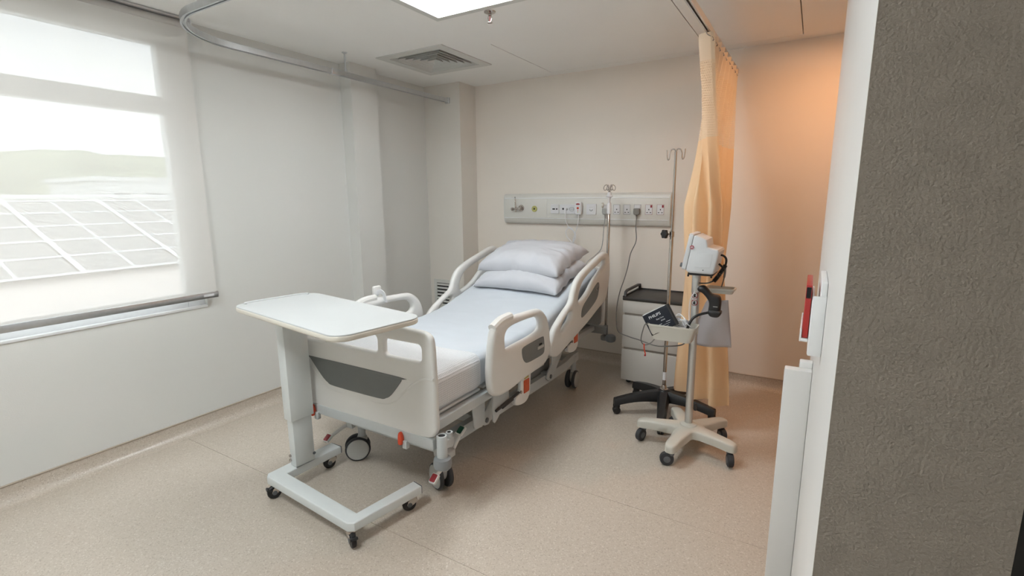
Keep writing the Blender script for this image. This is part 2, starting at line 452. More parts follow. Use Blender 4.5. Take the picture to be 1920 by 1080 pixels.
# ------------------------------------------------------------------ the room
XL, YB, ZC, XRR, YFR = -3.46, 4.315, 2.638, 1.30, -1.10
fl = struct(MB().box((XL - .1, YFR, -.06), (XRR, YB + .1, -.004)).build('floor', VINYLT))
for a, b in ((YFR, 1.4985), (1.5005, 2.2585), (2.2605, YB)):
    MB().box((XL, a, -.004), (XRR, b, 0.0)).build('vinyl_sheet', VINYL, fl)
def cove(name, pts, side):
    prof = [(0, 0), (0, .10), (.004, .10), (.004, .062)]
    for k in range(1, 7):
        a = PI / 2 * k / 6; prof.append((.004 + .058 * (1 - math.cos(a)), .062 - .0615 * math.sin(a)))
    prof.append((.062, 0))
    o = struct(MB().sweep(pts, [(side * a, b) for a, b in prof]).build(name, VINYL, sharp=60))
    MB().sweep(pts, [(side * a, b) for a, b in [(0, .099), (.008, .099), (.009, .103), (.006, .106), (0, .106)]]).build('cap_strip', VINYLT, o)
    return o
cove('baseboard_left', [(XL, YFR, 0), (XL, 2.98, 0)], 1)
cove('baseboard_back', [(-3.0, YB, 0), (XRR, YB, 0)], 1)

wl = MB()
strip(wl, [YFR - .2, .15, 1.75, YB + .2], [0, .84, 2.52, ZC + .1], lambda y, z: .15 < y < 1.75 and .84 < z < 2.52, lambda y, z, c: (XL - c, y, z), .20)
wl = struct(wl.build('wall_left', WALL, sharp=30))
MB().box((XL - .02, 3.0, 0), (-3.335, 3.285, ZC)).build('pilaster', WALL, wl)
MB().box((XL - .02, 4.05, 0), (-3.02, YB + .02, ZC)).build('corner_column', mat('column_paint_warm', (0.76, 0.72, 0.665), 0.65, var=0.012, vscale=2, bump=0.12, bscale=180, spec=0.3), wl)
struct(MB().box((XL, YB, 0), (XRR, YB + .15, ZC + .1)).build('wall_back', mat('wall_paint_warm', (0.85, 0.785, 0.715), 0.65, var=0.012, vscale=2, bump=0.12, bscale=180, spec=0.3)))
struct(MB().box((XRR, YFR, 0), (XRR + .15, YB + .15, ZC + .1)).build('wall_far', WALL))
struct(MB().box((XL - .2, YFR - .15, 0), (XRR + .15, YFR, ZC + .1)).build('wall_front', WALL))
wr = struct(MB().box((.043, .784, 0), (.246, 2.75, ZC), r=.003).build('wall_right', WHITEWALL))
MB().box((.0435, .776, 0), (.2455, .784, ZC)).build('end_face', SHADEWALL, wr)
d1 = struct(MB().box((.252, .80, 0), (.291, 1.60, 2.1), r=.004).build('door_1', DOORB))
MB().box((.291, .80, 0), (.295, 1.60, 2.1)).build('door_skin', mat('door_skin_grey', (.25, .27, .26), .4), d1)

ce = MB()
slots = [(-2.118, -2.111, 3.23, 4.20), (-2.118, -.17, 4.194, 4.200), (-.802, -.796, 2.5, 3.95), (-.176, -.170, 2.8, 4.20), (-3.0, -2.48, 3.10, 3.62)]
xs = sorted({XL - .2, XRR + .15} | {s[0] for s in slots} | {s[1] for s in slots}); ys = sorted({YFR - .15, YB + .15} | {s[2] for s in slots} | {s[3] for s in slots})
strip(ce, xs, ys, lambda x, y: any(a < x < b and c < y < d for a, b, c, d in slots), lambda x, y, c: (x, y, ZC + c), .03)
ce = struct(ce.build('ceiling', CEIL, sharp=30))
MB().box((XL - .2, YFR - .15, ZC + .06), (XRR + .15, YB + .15, ZC + .10)).build('slab_above', mat('plenum_grey', (.18, .175, .17), .9), ce)

# window: frame members, panes, sill
wf = struct(MB().box((-3.56, .15, .84), (-3.49, .25, 2.52), r=.004).box((-3.56, 1.645, .84), (-3.49, 1.75, 2.52), r=.004)
            .box((-3.56, .25, 2.47), (-3.49, 1.645, 2.52), r=.004).box((-3.56, .25, .84), (-3.49, 1.645, .925), r=.004).build('window_1', FRAMEW))
MB().box((-3.555, .25, 2.068), (-3.485, 1.645, 2.168), r=.004).build('transom', FRAMEW, wf)
MB().box((-3.50, .25, .925), (-3.482, 1.66, .945), r=.003).build('glazing_bead', FRAMEW, wf)
MB().box((-3.527, .25, 2.168), (-3.521, 1.645, 2.47)).build('pane', GLASS, wf)
MB().box((-3.527, .25, .925), (-3.521, 1.645, 2.068)).build('pane', GLASS, wf)
MB().box((-3.49, .152, .836), (-3.452, 1.748, .852), r=.004).build('window_sill', FRAMEW, wf)

# roller blind
BX = -3.405
rb = thing('roller_blind', 'translucent cream roller blind drawn down over the window', 'blind', (BX, .95, .90))
MB().grid(8, 8, lambda u, v: (BX, .05 + 1.74 * u, .935 + 1.67 * v)).build('fabric', BLIND, rb, fix=False)
MB().cyl((BX - .012, .04, 2.60), (BX - .012, 1.80, 2.60), .024, seg=24).build('roller_tube', mat('blind_tube_grey', (.55, .53, .51), .5), rb)
MB().box((BX - .045, .02, 2.622), (BX + .03, 1.80, 2.636), r=.003).build('head_bracket', ALU, rb)
MB().plate(rrect(BX - .045, 2.568, BX + .03, 2.634, .015), [], .006, .001, lambda a, b, c: (a, 1.806 + c, b)).build('end_cap', FRAMEW, rb)
bar = MB().box((BX - .008, .045, .902), (BX + .010, 1.797, .942), r=.004).build('bottom_bar', ALU, rb)
MB().box((BX + .010, 1.70, .914), (BX + .0125, 1.765, .930), r=.001).build('label_plate', SOCKW, bar)

# ------------------------------------------------------------------ outside the window
def roofz(x): return 1.42 + (x + 20.0) * -0.338
ro = MB()
ro.add([(-21.0, -6, roofz(-21) + .30), (-21.0, 16, roofz(-21) + .30), (-20.4, 16, roofz(-20.4)), (-20.4, -6, roofz(-20.4)), (-11.5, 16, roofz(-11.5) - .06), (-11.5, -6, roofz(-11.5) - .06)], [(3, 2, 4, 5)])
for k in range(36):
    y = -6 + k * .62
    ro.add([(-20.9, y, roofz(-20.9) - .02), (-20.9, y + .05, roofz(-20.9) + .03), (-20.9, y + .1, roofz(-20.9) - .02), (-11.5, y, roofz(-11.5) - .07), (-11.5, y + .05, roofz(-11.5) - .02), (-11.5, y + .1, roofz(-11.5) - .07)], [(0, 1, 4, 3), (1, 2, 5, 4)])
ro.add([(-11.5, -6, roofz(-11.5) - .06), (-11.5, 16, roofz(-11.5) - .06), (-11.5, 16, -5), (-11.5, -6, -5)], [(0, 1, 2, 3)])
tag(ro.build('metal_roof', ROOFM, fix=False), 'ribbed metal roof of the next building outside the window', 'roof')
MB().box((-20.75, -6, roofz(-20.6) - .05), (-20.45, 16, roofz(-20.6) + .10), r=.02).build('ridge_cap', FRAMEW, bpy.data.objects['metal_roof'])
sa = thing('solar_array', 'rows of framed solar panels on the roof outside the window', 'solar panels', (-17.5, 5, roofz(-17.5)))
sl = Vector((1, 0, -.338)).normalized(); nn = Vector((.338, 0, 1)).normalized()
cell = MB().box((.02, .02, 0), (1.05, 1.11, .035))
W, H = 1.134, 1.056
frames = MB()
for col in range(-2, 12):
    for row in range(5):
        o0 = Vector((-20.1, 3.66 + col * W + (.05 if col % 2 else 0), roofz(-20.1))) + sl * (row * H + .1) + nn * .08
        g = .014; q = []
        for (a, b) in ((g, g), (H - g, g), (H - g, W - .06), (g, W - .06)):
            q.append(o0 + sl * a + Vector((0, b, 0)))
        p = MB().add(q + [x + nn * .035 for x in q], [(3, 2, 1, 0), (4, 5, 6, 7), (0, 1, 5, 4), (1, 2, 6, 5), (2, 3, 7, 6), (3, 0, 4, 7)])
        p.build('panel', PVCELL, sa)
    a = Vector((-20.1, 3.66 + col * W + (.05 if col % 2 else 0) - .07, roofz(-20.1))) + nn * .128
    frames.add([a, a + sl * (5 * H + .15), a + sl * (5 * H + .15) + Vector((0, 0.13 if col % 2 else .075, 0)), a + Vector((0, 0.13 if col % 2 else .075, 0))] , [(0, 1, 2, 3)])
frames.build('mount_rail', PVFRAME, sa, fix=False)
cr_ = MB()
for row in range(6):
    a = Vector((-20.1, 3.66 - 2 * W, roofz(-20.1))) + sl * (row * H + .1 - .03) + nn * .130
    cr_.add([a, a + sl * .11, a + sl * .11 + Vector((0, 14 * W, 0)), a + Vector((0, 14 * W, 0))], [(0, 1, 2, 3)])
cr_.build('cross_rail', PVFRAME, sa, fix=False)
bd = thing('white_building', 'flat white building below the hill, seen through the blind', 'building', (-64, 25, -3))
MB().box((-70, 20.8, -6), (-58, 33, 3.35)).build('walls', BLDW, bd)
MB().box((-70.2, 20.5, 3.35), (-57.8, 33.3, 3.75)).build('roof_edge', BLDW, bd)
for k in range(4): MB().box((-58.05, 22 + k * 2.7, .9), (-57.95, 23.3 + k * 2.7, 2.2)).build('window', BLDG, bd)
hill = MB()
def hillpt(u, v):
    y = -120 + 360 * u; x = -120 - 90 * v
    h = (15.2 + 4.0 * noise.noise((y * .02, 3, 0)) + .06 * (y - 55)) * math.sin(PI * min(1, .12 + v * .8)) ** .7
    h += (1.3 * noise.noise((x * .12, y * .12, 1)) + .7 * noise.noise((x * .4, y * .4, 2)))
    return (x, y, h - 2 if v > 0 else -8)
hill.grid(160, 40, hillpt)
struct(hill.build('hillside', TREES, fix=False, sharp=80), 'green wooded hill on the horizon')
struct(MB().box((-220, -150, -8.2), (-11.6, 250, -8)).build('ground', mat('ground_grass', (.12, .13, .08), .9)))

# ------------------------------------------------------------------ ceiling fittings
def led_panel(label, x0, y0, m):
    t = thing('ceiling_light', label, 'ceiling light', (x0 + .29, y0 + .29, ZC - .02))
    fr = MB(); strip(fr, [x0 - .045, x0, x0 + .58, x0 + .625], [y0 - .045, y0, y0 + .58, y0 + .625], lambda x, y: x0 < x < x0 + .58 and y0 < y < y0 + .58, lambda x, y, c: (x, y, ZC - .016 + c), .017)
    fr.build('frame', VENTW, t)
    MB().box((x0, y0, ZC - .010), (x0 + .58, y0 + .58, ZC - .004)).build('diffuser', m, t)
led_panel('white square LED panel glowing in the ceiling above the bed', -2.06, 1.99, LED)
led_panel('added unseen LED panel in the ceiling, fill light for the front of the room', -2.06, -.20, LED_FILL)  # added out of view to brighten the floor and camera-facing surfaces
VX, VY = -2.74, 3.36
vt = thing('ceiling_vent', 'square white four-way air diffuser with nested louvres', 'vent', (VX, VY, ZC - .01))
fr = MB(); strip(fr, [VX - .33, VX - .255, VX + .255, VX + .33], [VY - .33, VY - .255, VY + .255, VY + .33], lambda x, y: abs(x - VX) < .255 and abs(y - VY) < .255, lambda x, y, c: (x, y, ZC - .008 + c), .008)
fr.build('frame', VENTW, vt)
for k in range(6):
    b = .252 - k * .041; a = b - .022
    P = []
    for (h, z) in ((b, ZC - .006), (a, ZC + .032), (a - .004, ZC + .032), (b - .005, ZC - .006)):
        P += [(VX + sx * h, VY + sy * h, z) for sx, sy in ((-1, -1), (1, -1), (1, 1), (-1, 1))]
    F = []
    for L in range(4):
        A = L * 4; B = ((L + 1) % 4) * 4
        F += [(A + i, A + (i + 1) % 4, B + (i + 1) % 4, B + i) for i in range(4)]
    MB().add(P, F).build('louvre', VENTW, vt)
MB().box((VX - .25, VY - .25, ZC + .050), (VX + .25, VY + .25, ZC + .056)).build('duct', DARK, vt)
sx_, sy_ = -1.765, 2.69
sp = thing('sprinkler', 'chrome fire sprinkler head hanging from the ceiling', 'sprinkler', (sx_, sy_, ZC - .07))
MB().lathe((sx_, sy_, ZC), (0, 0, -1), [(0, 0), (.036, 0), (.034, .005), (.018, .012), (.010, .014), (.010, .022), (0, .022)]).build('escutcheon', CHROME, sp)
MB().tube([(sx_ - .009, sy_, ZC - .02), (sx_ - .013, sy_, ZC - .035), (sx_ - .004, sy_, ZC - .058)], .0022, 8).tube([(sx_ + .009, sy_, ZC - .02), (sx_ + .013, sy_, ZC - .035), (sx_ + .004, sy_, ZC - .058)], .0022, 8).build('frame_arm', CHROME, sp)
MB().cyl((sx_, sy_, ZC - .022), (sx_, sy_, ZC - .055), .0025, seg=10).build('glass_bulb', RED, sp)
MB().lathe((sx_, sy_, ZC - .056), (0, 0, -1), [(0, 0), (.008, 0), (.016, .004), (.016, .006), (0, .008)]).build('deflector', CHROME, sp)
dl = thing('downlight', 'round recessed warm downlight glowing near the end of the white wall', 'downlight', (.12, 3.62, ZC - .01))
MB().lathe((.12, 3.62, ZC), (0, 0, -1), [(.042, -.001), (.055, -.001), (.055, .004), (.045, .007), (.042, .003)]).build('trim_ring', VENTW, dl)
MB().lathe((.12, 3.62, ZC - .001), (0, 0, -1), [(0, 0), (.041, 0), (.041, .002), (0, .002)]).build('lens', WARMGLOW, dl)
ld = bpy.data.lights.new('downlight_beam', 'AREA'); ld.shape = 'DISK'; ld.size = .08; ld.energy = DOWNLIGHT_W; ld.color = (1.0, .49, .22); ld.spread = PI
lo = bpy.data.objects.new('downlight_beam', ld); C.objects.link(lo); lo.parent = dl; lo.location = (0, 0, -.002)

# suspended track above the window side, bent round the corner
def arc(cx, cy, r, a0, a1, n=14): return [(cx + r * math.cos(a0 + (a1 - a0) * i / n), cy + r * math.sin(a0 + (a1 - a0) * i / n)) for i in range(n + 1)]
RZ = 2.477; RX = -3.16; R_ = .45
path = [(RX, 4.048, RZ), (RX, 3.0, RZ), (RX, 1.47 + R_, RZ)] + [(x, y, RZ) for x, y in arc(RX + R_, 1.47 + R_, R_, PI, 1.5 * PI)][1:] + [(-1.8, 1.47, RZ), (-.65, 1.47, RZ)]
RPROF = [(-.014, -.018), (-.005, -.018), (-.005, -.008), (.005, -.008), (.005, -.018), (.014, -.018), (.014, .016), (.010, .020), (-.010, .020), (-.014, .016)]
tr = thing('curtain_track', 'suspended aluminium curtain track curving near the window and ending at the corner column', 'curtain track', (RX, 2.8, RZ))
MB().sweep(path, RPROF).build('rail', ALU, tr)
for hx, hy in ((RX, 2.80), (-1.9, 1.47)):
    h = MB().cyl((hx, hy, RZ + .018), (hx, hy, ZC), .0055, seg=12).build('hanger_rod', ALU, tr)
    MB().lathe((hx, hy, ZC), (0, 0, -1), [(0, 0), (.020, 0), (.020, .004), (.011, .010), (0, .010)]).build('ceiling_flange', ALU, h)
    MB().lathe((hx, hy, RZ + .018), (0, 0, 1), [(0, 0), (.012, 0), (.010, .03), (.006, .035), (0, .035)]).build('rod_socket', ALU, h)
MB().box((RX - .017, 2.66, RZ - .020), (RX + .017, 2.73, RZ + .022), r=.002).build('joint_sleeve', ALU, tr)
MB().box((RX - .024, 4.030, RZ - .028), (RX + .024, 4.052, RZ + .028), r=.004).build('wall_flange', ALU, tr)
tr2 = thing('curtain_track', 'straight dark-slotted aluminium curtain track carrying the peach curtain', 'curtain track', (-.60, 3.0, RZ - .02))
MB().sweep([(-.60, 1.47, RZ - .005), (-.60, 4.315, RZ - .005)], RPROF).build('rail', ALU, tr2)
MB().sweep([(-.60, 1.47, RZ - .009), (-.60, 4.30, RZ - .009)], [(-.0045, -.004), (.0045, -.004), (.0045, .0), (-.0045, .0)]).build('slot', DARK, tr2)
MB().cyl((-.60, 2.75, RZ + .015), (-.60, 2.75, ZC), .0055, seg=12).build('hanger_rod', ALU, tr2)

# ------------------------------------------------------------------ privacy curtain
NP = 9
_mid = crom([(-.475, 3.17, 0), (-.575, 3.19, 0), (-.668, 3.25, 0), (-.665, 3.42, 0), (-.62, 3.60, 0), (-.58, 3.80, 0), (-.56, 3.98, 0)], 12)
_bot = crom([(-.385, 3.35, 0), (-.51, 3.40, 0), (-.64, 3.47, 0), (-.745, 3.58, 0), (-.72, 3.70, 0), (-.64, 3.76, 0), (-.56, 3.80, 0)], 12)
def _on(P, s):
    x = s * (len(P) - 1); i = min(int(x), len(P) - 2); d = P[i + 1] - P[i]
    n = Vector((d.y, -d.x, 0)).normalized()
    return P[i].lerp(P[i + 1], x - i), n
def _sm(t):
    t = max(0.0, min(1.0, t)); return t * t * (3 - 2 * t)
def curt(s, z):
    """s along the cloth (0 = leading edge), z height"""
    ph = 2 * PI * NP * s
    top = Vector((-.607 + .048 * math.sin(ph + .6), 3.08 + 1.12 * s + .02 * math.cos(ph), 0))
    m, nm = _on(_mid, s); q, nq = _on(_bot, s)
    m = m + nm * .038 * math.sin(ph * .8 + .6); q = q + nq * (.042 + .012 * math.sin(7 * s)) * math.sin(ph * .62 + .9)
    p = top.lerp(m, max(0.0, min(1.0, (2.44 - z) / .95)) ** 1.15).lerp(q, _sm((1.62 - z) / 1.6) if z < 1.62 else 0)
    p.x += .006 * noise.noise((s * 9, z * 1.5, 0)); p.y += .008 * noise.noise((s * 9, z * 1.5, 4))
    return p
ct = thing('privacy_curtain', 'peach fabric privacy curtain gathered behind the monitor stand', 'curtain', (-.55, 3.5, .17))
def curt_part(name, z0, z1, m, nv):
    nu = 260
    def fn(u, v):
        z = z0 + (z1 - z0) * v
        hem = .035 * u if z0 < .3 else 0
        z = z - hem * (1 - v)
        p = curt(u, z); return (p.x, p.y, z)
    mb = MB().grid(nu, nv, fn)
    W1 = nu + 1
    o = mb.build(name, m, ct, fix=False, sharp=180, uvfn=lambda i: ((i % W1) / nu * 2.9, z0 + (z1 - z0) * (i // W1) / nv))
    return o
curt_part('heading_band', 2.30, 2.445, CURTH, 3)
curt_part('net_panel', 1.885, 2.30, NET, 10)
curt_part('cloth', .300, 1.885, CURT, 44)
curt_part('hem_band', .18, .2995, CURT, 4)
for k in range(NP):
    s = (k + .12) / NP; p = curt(s, 2.43)
    hk = MB().tube([(p.x, p.y - .004, 2.40), (p.x - .006, p.y - .006, 2.392), (p.x - .006, p.y - .006, 2.41), (-.60, p.y, 2.435), (-.60, p.y, RZ - .016)], .002, 6, smooth=4).build('hook', CHROME, ct)

# ------------------------------------------------------------------ hospital bed
BC = -1.93                                   # centre line of the bed
bed = thing('hospital_bed', 'white and grey adjustable hospital bed on big twin-wheel casters', 'bed', (BC, 2.8, 0))
YF_ = 1.665
def fb(a, b, c): return (BC + a, YF_ + c, b)
half = [(.52, .60), (.521, .50), (.512, .468), (.49, .445), (.44, .432), (.36, .428), (0, .428)]
topr = [(0, .955), (.20, .955), (.30, .957), (.40, .955), (.46, .952), (.497, .937), (.512, .90), (.517, .80), (.52, .70)]
outer = [(-a, b) for a, b in reversed(topr)] + topr[1:] + half[:-1] + [(-a, b) for a, b in reversed(half[:-1])]
# clean order: clockwise from the left foot
outer = [(-a, b) for a, b in half[::-1]][1:] if False else outer
def ordered():
    right = topr + half                       # top centre -> right -> bottom centre
    left = [(-a, b) for a, b in reversed(right)][1:-1]
    return right + left
fo = ordered()
holeR = rrect(.21, .805, .445, .888, .022)
holeL = [(-a, b) for a, b in holeR]
holeM = rrect(-.165, .81, .165, .895, .022)
foot = MB().plate(smooth2(fo, 3), [holeR, holeL, holeM], .036, .014, fb).build('footboard', BEDW, bed)
inl = [(-.345, .712), (.30, .712), (.318, .70), (.312, .685), (.25, .612), (.21, .585), (.15, .574), (-.16, .574), (-.215, .585), (-.26, .615), (-.34, .695), (-.352, .706)]
MB().plate(smooth2(inl, 3), [], .006, .002, lambda a, b, c: fb(a, b, c - .018)).build('inlay', BEDG, foot)
for sg in (1, -1):
    rid = [(sg * .515, .735), (sg * .46, .728), (sg * .40, .70), (sg * .335, .645), (sg * .27, .58), (sg * .20, .552), (sg * .10, .545)]
    MB().tube([fb(a, b, -.0155) for a, b in rid], lambda t: .008 * (1 - .6 * t), 8, smooth=5).build('moulded_ridge', BEDW, foot)
# headboard
YH = 3.92
hb = MB().plate(smooth2([(0, .975), (.35, .975), (.44, .96), (.475, .91), (.48, .75), (.478, .55), (.46, .49), (.40, .468), (0, .465), (-.40, .468), (-.46, .49), (-.478, .55), (-.48, .75), (-.475, .91), (-.44, .96), (-.35, .975)], 3), [], .036, .014, lambda a, b, c: (BC + a, YH + c, b)).build('headboard', BEDW, bed)
MB().plate(rrect(-.40, .56, .40, .80, .05), [], .006, .002, lambda a, b, c: (BC + a, YH + c - .018, b)).build('inlay', BEDG, hb)
MB().plate(rrect(-.46, .475, .46, .70, .03), [], .03, .005, lambda a, b, c: (BC + a, YH + c - .04, b)).build('head_bracket_panel', STEELD, hb)

# side rails: outline measured along (y, z)
HR = [(2.766, .585), (2.785, .63), (2.848, .708), (2.994, .785), (3.09, .83), (3.128, .90), (3.178, .962), (3.256, 1.003), (3.383, 1.043), (3.532, 1.080), (3.663, 1.113), (3.746, 1.117), (3.81, 1.082), (3.835, .986), (3.823, .871), (3.787, .765), (3.732, .716), (3.56, .667), (3.38, .614), (3.106, .548), (2.93, .505), (2.861, .500), (2.79, .53)]
HH1 = [(3.205, .832), (3.225, .884), (3.285, .943), (3.411, .990), (3.561, 1.026), (3.69, 1.058), (3.725, 1.045), (3.70, 1.006), (3.60, .965), (3.50, .92), (3.41, .86), (3.30, .815), (3.225, .80)]
HH2 = [(2.92, .665), (2.945, .703), (3.015, .745), (3.077, .768), (3.108, .757), (3.082, .712), (2.997, .670), (2.940, .650)]
HI = [(3.253, .700), (3.278, .762), (3.395, .822), (3.535, .892), (3.585, .893), (3.588, .845), (3.55, .775), (3.424, .722), (3.285, .685)]
FR = [(2.072, .56), (2.068, .67), (2.095, .816), (2.119, .866), (2.165, .893), (2.27, .897), (2.435, .89), (2.58, .882), (2.647, .866), (2.711, .817), (2.749, .746), (2.765, .657), (2.778, .59), (2.735, .532), (2.67, .500), (2.465, .490), (2.274, .474), (2.16, .478), (2.095, .508)]
FH = [(2.222, .745), (2.220, .800), (2.25, .832), (2.332, .845), (2.50, .842), (2.583, .833), (2.625, .808), (2.64, .774), (2.618, .745), (2.543, .733), (2.449, .728), (2.345, .726), (2.27, .724), (2.234, .728)]
FI = [(2.392, .675), (2.415, .692), (2.53, .696), (2.642, .697), (2.664, .683), (2.672, .61), (2.650, .583), (2.56, .580), (2.463, .583), (2.425, .597), (2.40, .63)]
for sg in (1, -1):
    xo = BC + sg * .525
    T = lambda a, b, c, xo=xo, sg=sg: (xo + sg * c, a, b)
    r1 = MB().plate(smooth2(HR, 3), [smooth2(HH1, 3), smooth2(HH2, 3)], .046, .021, T).build('head_side_rail', BEDW, bed)
    MB().plate(smooth2(HI, 3), [], .008, .002, lambda a, b, c: T(a, b, c + .022)).build('inlay', BEDG, r1)
    MB().plate(smooth2(HI, 3), [], .008, .002, lambda a, b, c: T(a, b, c - .022)).build('inlay', BEDG, r1)
    MB().lathe(T(3.545, .855, .025), (sg, 0, 0), [(0, 0), (.016, 0), (.016, .003), (.012, .004), (.012, .001), (0, .001)]).build('angle_gauge', ALU, r1)
    lever = MB().plate(rrect(3.17, .655, 3.43, .705, .02), [], .012, .004, lambda a, b, c: T(a, b + (a - 3.17) * .26 - .03, c - .028)).build('inner_bracket', BEDW, r1)
    for yy in (3.20, 3.40):
        MB().lathe(T(yy, .65 + (yy - 3.17) * .26, -.034), (-sg, 0, 0), [(0, 0), (.012, 0), (.011, .004), (.005, .005), (0, .005)]).build('screw', ALU, r1)
    r2 = MB().plate(smooth2(FR, 3), [smooth2(FH, 3)], .048, .022, T).build('foot_side_rail', BEDW, bed)
    MB().plate(smooth2(FI, 3), [], .008, .002, lambda a, b, c: T(a, b, c + .023)).build('inlay', BEDG, r2)
    lt = MB().plate(rrect(2.575, .630, 2.655, .648, .004), [], .008, .002, lambda a, b, c: T(a, b, c + .028)).build('release_latch', HUB, r2)
    MB().box((0, 0, 0), (.004, .03, .010), M=Matrix.Translation(T(2.60, .652, .027))).build('latch_slot', DARK, r2)
    MB().tube([T(2.12, .868, 0), T(2.20, .893, 0), T(2.30, .897, 0)], lambda t: .0245, 10, smooth=4).build('grip_sleeve', BEDW, r2)
    # mechanism plate under each rail with coloured notices
    for y0, nm in ((2.50, 0), (3.24, 1)):
        dz = .125 * nm
        pl = smooth2([(y0 - .10, .325 + dz), (y0, .305 + dz), (y0 + .055, .33 + dz), (y0 + .075, .40 + dz), (y0 + .075, .54 + dz), (y0 - .03, .54 + dz), (y0 - .04, .40 + dz), (y0 - .10, .37 + dz)], 3)
        T2 = lambda a, b, c: T(a, b, c - .035)
        pp = MB().plate(pl, [], .030, .006, T2).build('rail_mechanism_cover', BEDW, bed)
        MB().plate(rrect(y0 - .012, .368 + dz, y0 + .055, .452 + dz, .008), [], .003, .001, lambda a, b, c: T2(a, b, c + .016)).build('orange_notice', ORANGE, pp)
        MB().plate(rrect(y0 - .005, .458 + dz, y0 + .048, .488 + dz, .002), [], .003, .001, lambda a, b, c: T2(a, b, c + .016)).build('yellow_notice', YELLOWL, pp)
        MB().box((0, 0, 0), (.002, .036, .004), M=Matrix.Translation(T2(y0 + .004, .471 + dz, .017 if sg > 0 else .019))).build('notice_print', DARK, pp)
        g = MB().tube([T(y0 - .30, .365 + dz, -.035), T(y0 - .19, .377 + dz, -.030), T(y0 - .06, .392 + dz, -.028)], .0085, 10).build('gas_spring', BLACK, pp)
        MB().cyl(T(y0 - .24, .366 + dz, -.034), T(y0 - .13, .378 + dz, -.030), .0125, seg=12, bev=.002).build('spring_barrel', BLACK, pp)
        MB().lathe(T(y0 - .05, .393 + dz, -.02), (sg, 0, 0), [(0, 0), (.010, 0), (.010, .006), (.006, .009), (0, .009)]).build('pivot_bolt', CHROME, pp)
        MB().plate(smooth2([(y0 - .31, .30 + dz), (y0 - .27, .30 + dz), (y0 - .20, .35 + dz), (y0 - .15, .34 + dz), (y0 - .14, .40 + dz), (y0 - .16, .50 + dz), (y0 - .27, .50 + dz), (y0 - .31, .45 + dz)], 2), [], .008, .002, lambda a, b, c: T(a, b, c - .05)).build('mechanism_bracket', STEELP, pp)
# deck frame and support boards
df = MB()
for sg in (1, -1):
    df.box((BC + sg * .465 - .02, 1.69, .455), (BC + sg * .465 + .02, 2.80, .505), r=.004)
df.box((BC - .48, 2.76, .46), (BC + .48, 2.80, .50), r=.004)
df.build('deck_frame', STEELP, bed)
for (a, b) in ((1.74, 2.12), (2.15, 2.52), (2.55, 2.80)):
    MB().box((BC - .44, a, .505), (BC + .44, b, .52), r=.004).build('deck_board', BEDW, bed)
SL = math.tan(math.radians(15))
bk = MB()
P = [(2.82, .505), (3.88, .505 + 1.06 * SL)]
bk.add([(BC + s * .44, y, z + d) for s in (-1, 1) for (y, z) in P for d in (0, .016)], [(0, 1, 3, 2), (4, 6, 7, 5), (0, 4, 5, 1), (2, 3, 7, 6), (0, 2, 6, 4), (1, 5, 7, 3)])
bk.build('backrest_board', BEDW, bed)
bt = MB()
for sg in (1, -1):
    bt.tube([(BC + sg * .45, 2.80, .49), (BC + sg * .45, 3.88, .49 + 1.06 * SL)], .018, 8)
bt.build('backrest_frame', STEELP, bed)
# foot cross beam with sockets, hooks and bumpers
cb = MB().box((BC - .50, 1.645, .384), (BC + .50, 1.685, .440), r=.005).box((BC - .50, 1.685, .395), (BC + .50, 1.76, .43), r=.005).build('foot_beam', STEELP, bed)
MB().box((BC - .50, 3.90, .395), (BC + .50, 3.945, .455), r=.005).build('head_beam', STEELD, bed)
for sg in (1, -1):
    MB().box((BC + sg * .38 - .02, 1.75, .42), (BC + sg * .38 + .02, 3.9, .46), r=.004).build('side_beam', STEELP, bed)
    cx, cy = BC + sg * .535, 1.668
    s1 = MB().lathe((cx, cy, .355), (0, 0, 1), [(.017, .004), (.017, 0), (.025, 0), (.025, .105), (.023, .108), (.017, .108), (.017, .004), (0, .004)]).build('pole_socket', STEELP, bed)
    MB().cyl((cx, cy, .40), (cx, cy, .459), .0165, seg=16).build('socket_bore', DARK, s1)
    s2 = MB().lathe((cx, cy + .055, .385), (0, 0, 1), [(.010, .004), (.010, 0), (.017, 0), (.017, .072), (.010, .072), (.010, .004), (0, .004)]).build('pole_socket', STEELP, bed)
    MB().cyl((cx, cy + .055, .40), (cx, cy + .055, .453), .0105, seg=12).build('socket_bore', DARK, s2)
    MB().box((cx - .022, cy, .392), (cx + .018, cy + .07, .432), r=.003).build('corner_gusset', STEELP, bed)
    MB().lathe((cx, cy, .295), (0, 0, 1), [(0, 0), (.024, 0), (.040, .008), (.044, .022), (.044, .040), (.040, .054), (.024, .062), (0, .062)]).build('bumper_roller', mat('bumper_grey', (.24, .25, .26), .3), bed)
    MB().lathe((cx, 3.925, .33), (0, 0, 1), [(0, 0), (.024, 0), (.040, .008), (.044, .022), (.044, .040), (.040, .054), (.024, .062), (0, .062)]).build('bumper_roller', CGREY, bed)
    hx = BC + (.308 if sg > 0 else -.342)
    hk = MB().plate(smooth2([(-.012, .375), (.010, .375), (.014, .40), (.008, .425), (-.004, .437), (-.012, .415)], 3), [], .022, .006, lambda a, b, c: (hx + a, 1.633 + c, b)).build('board_lock', ORED, bed)
    MB().box((hx + .008, 1.632, .355), (hx + .035, 1.655, .395), r=.003).build('lock_bracket', STEELP, hk)
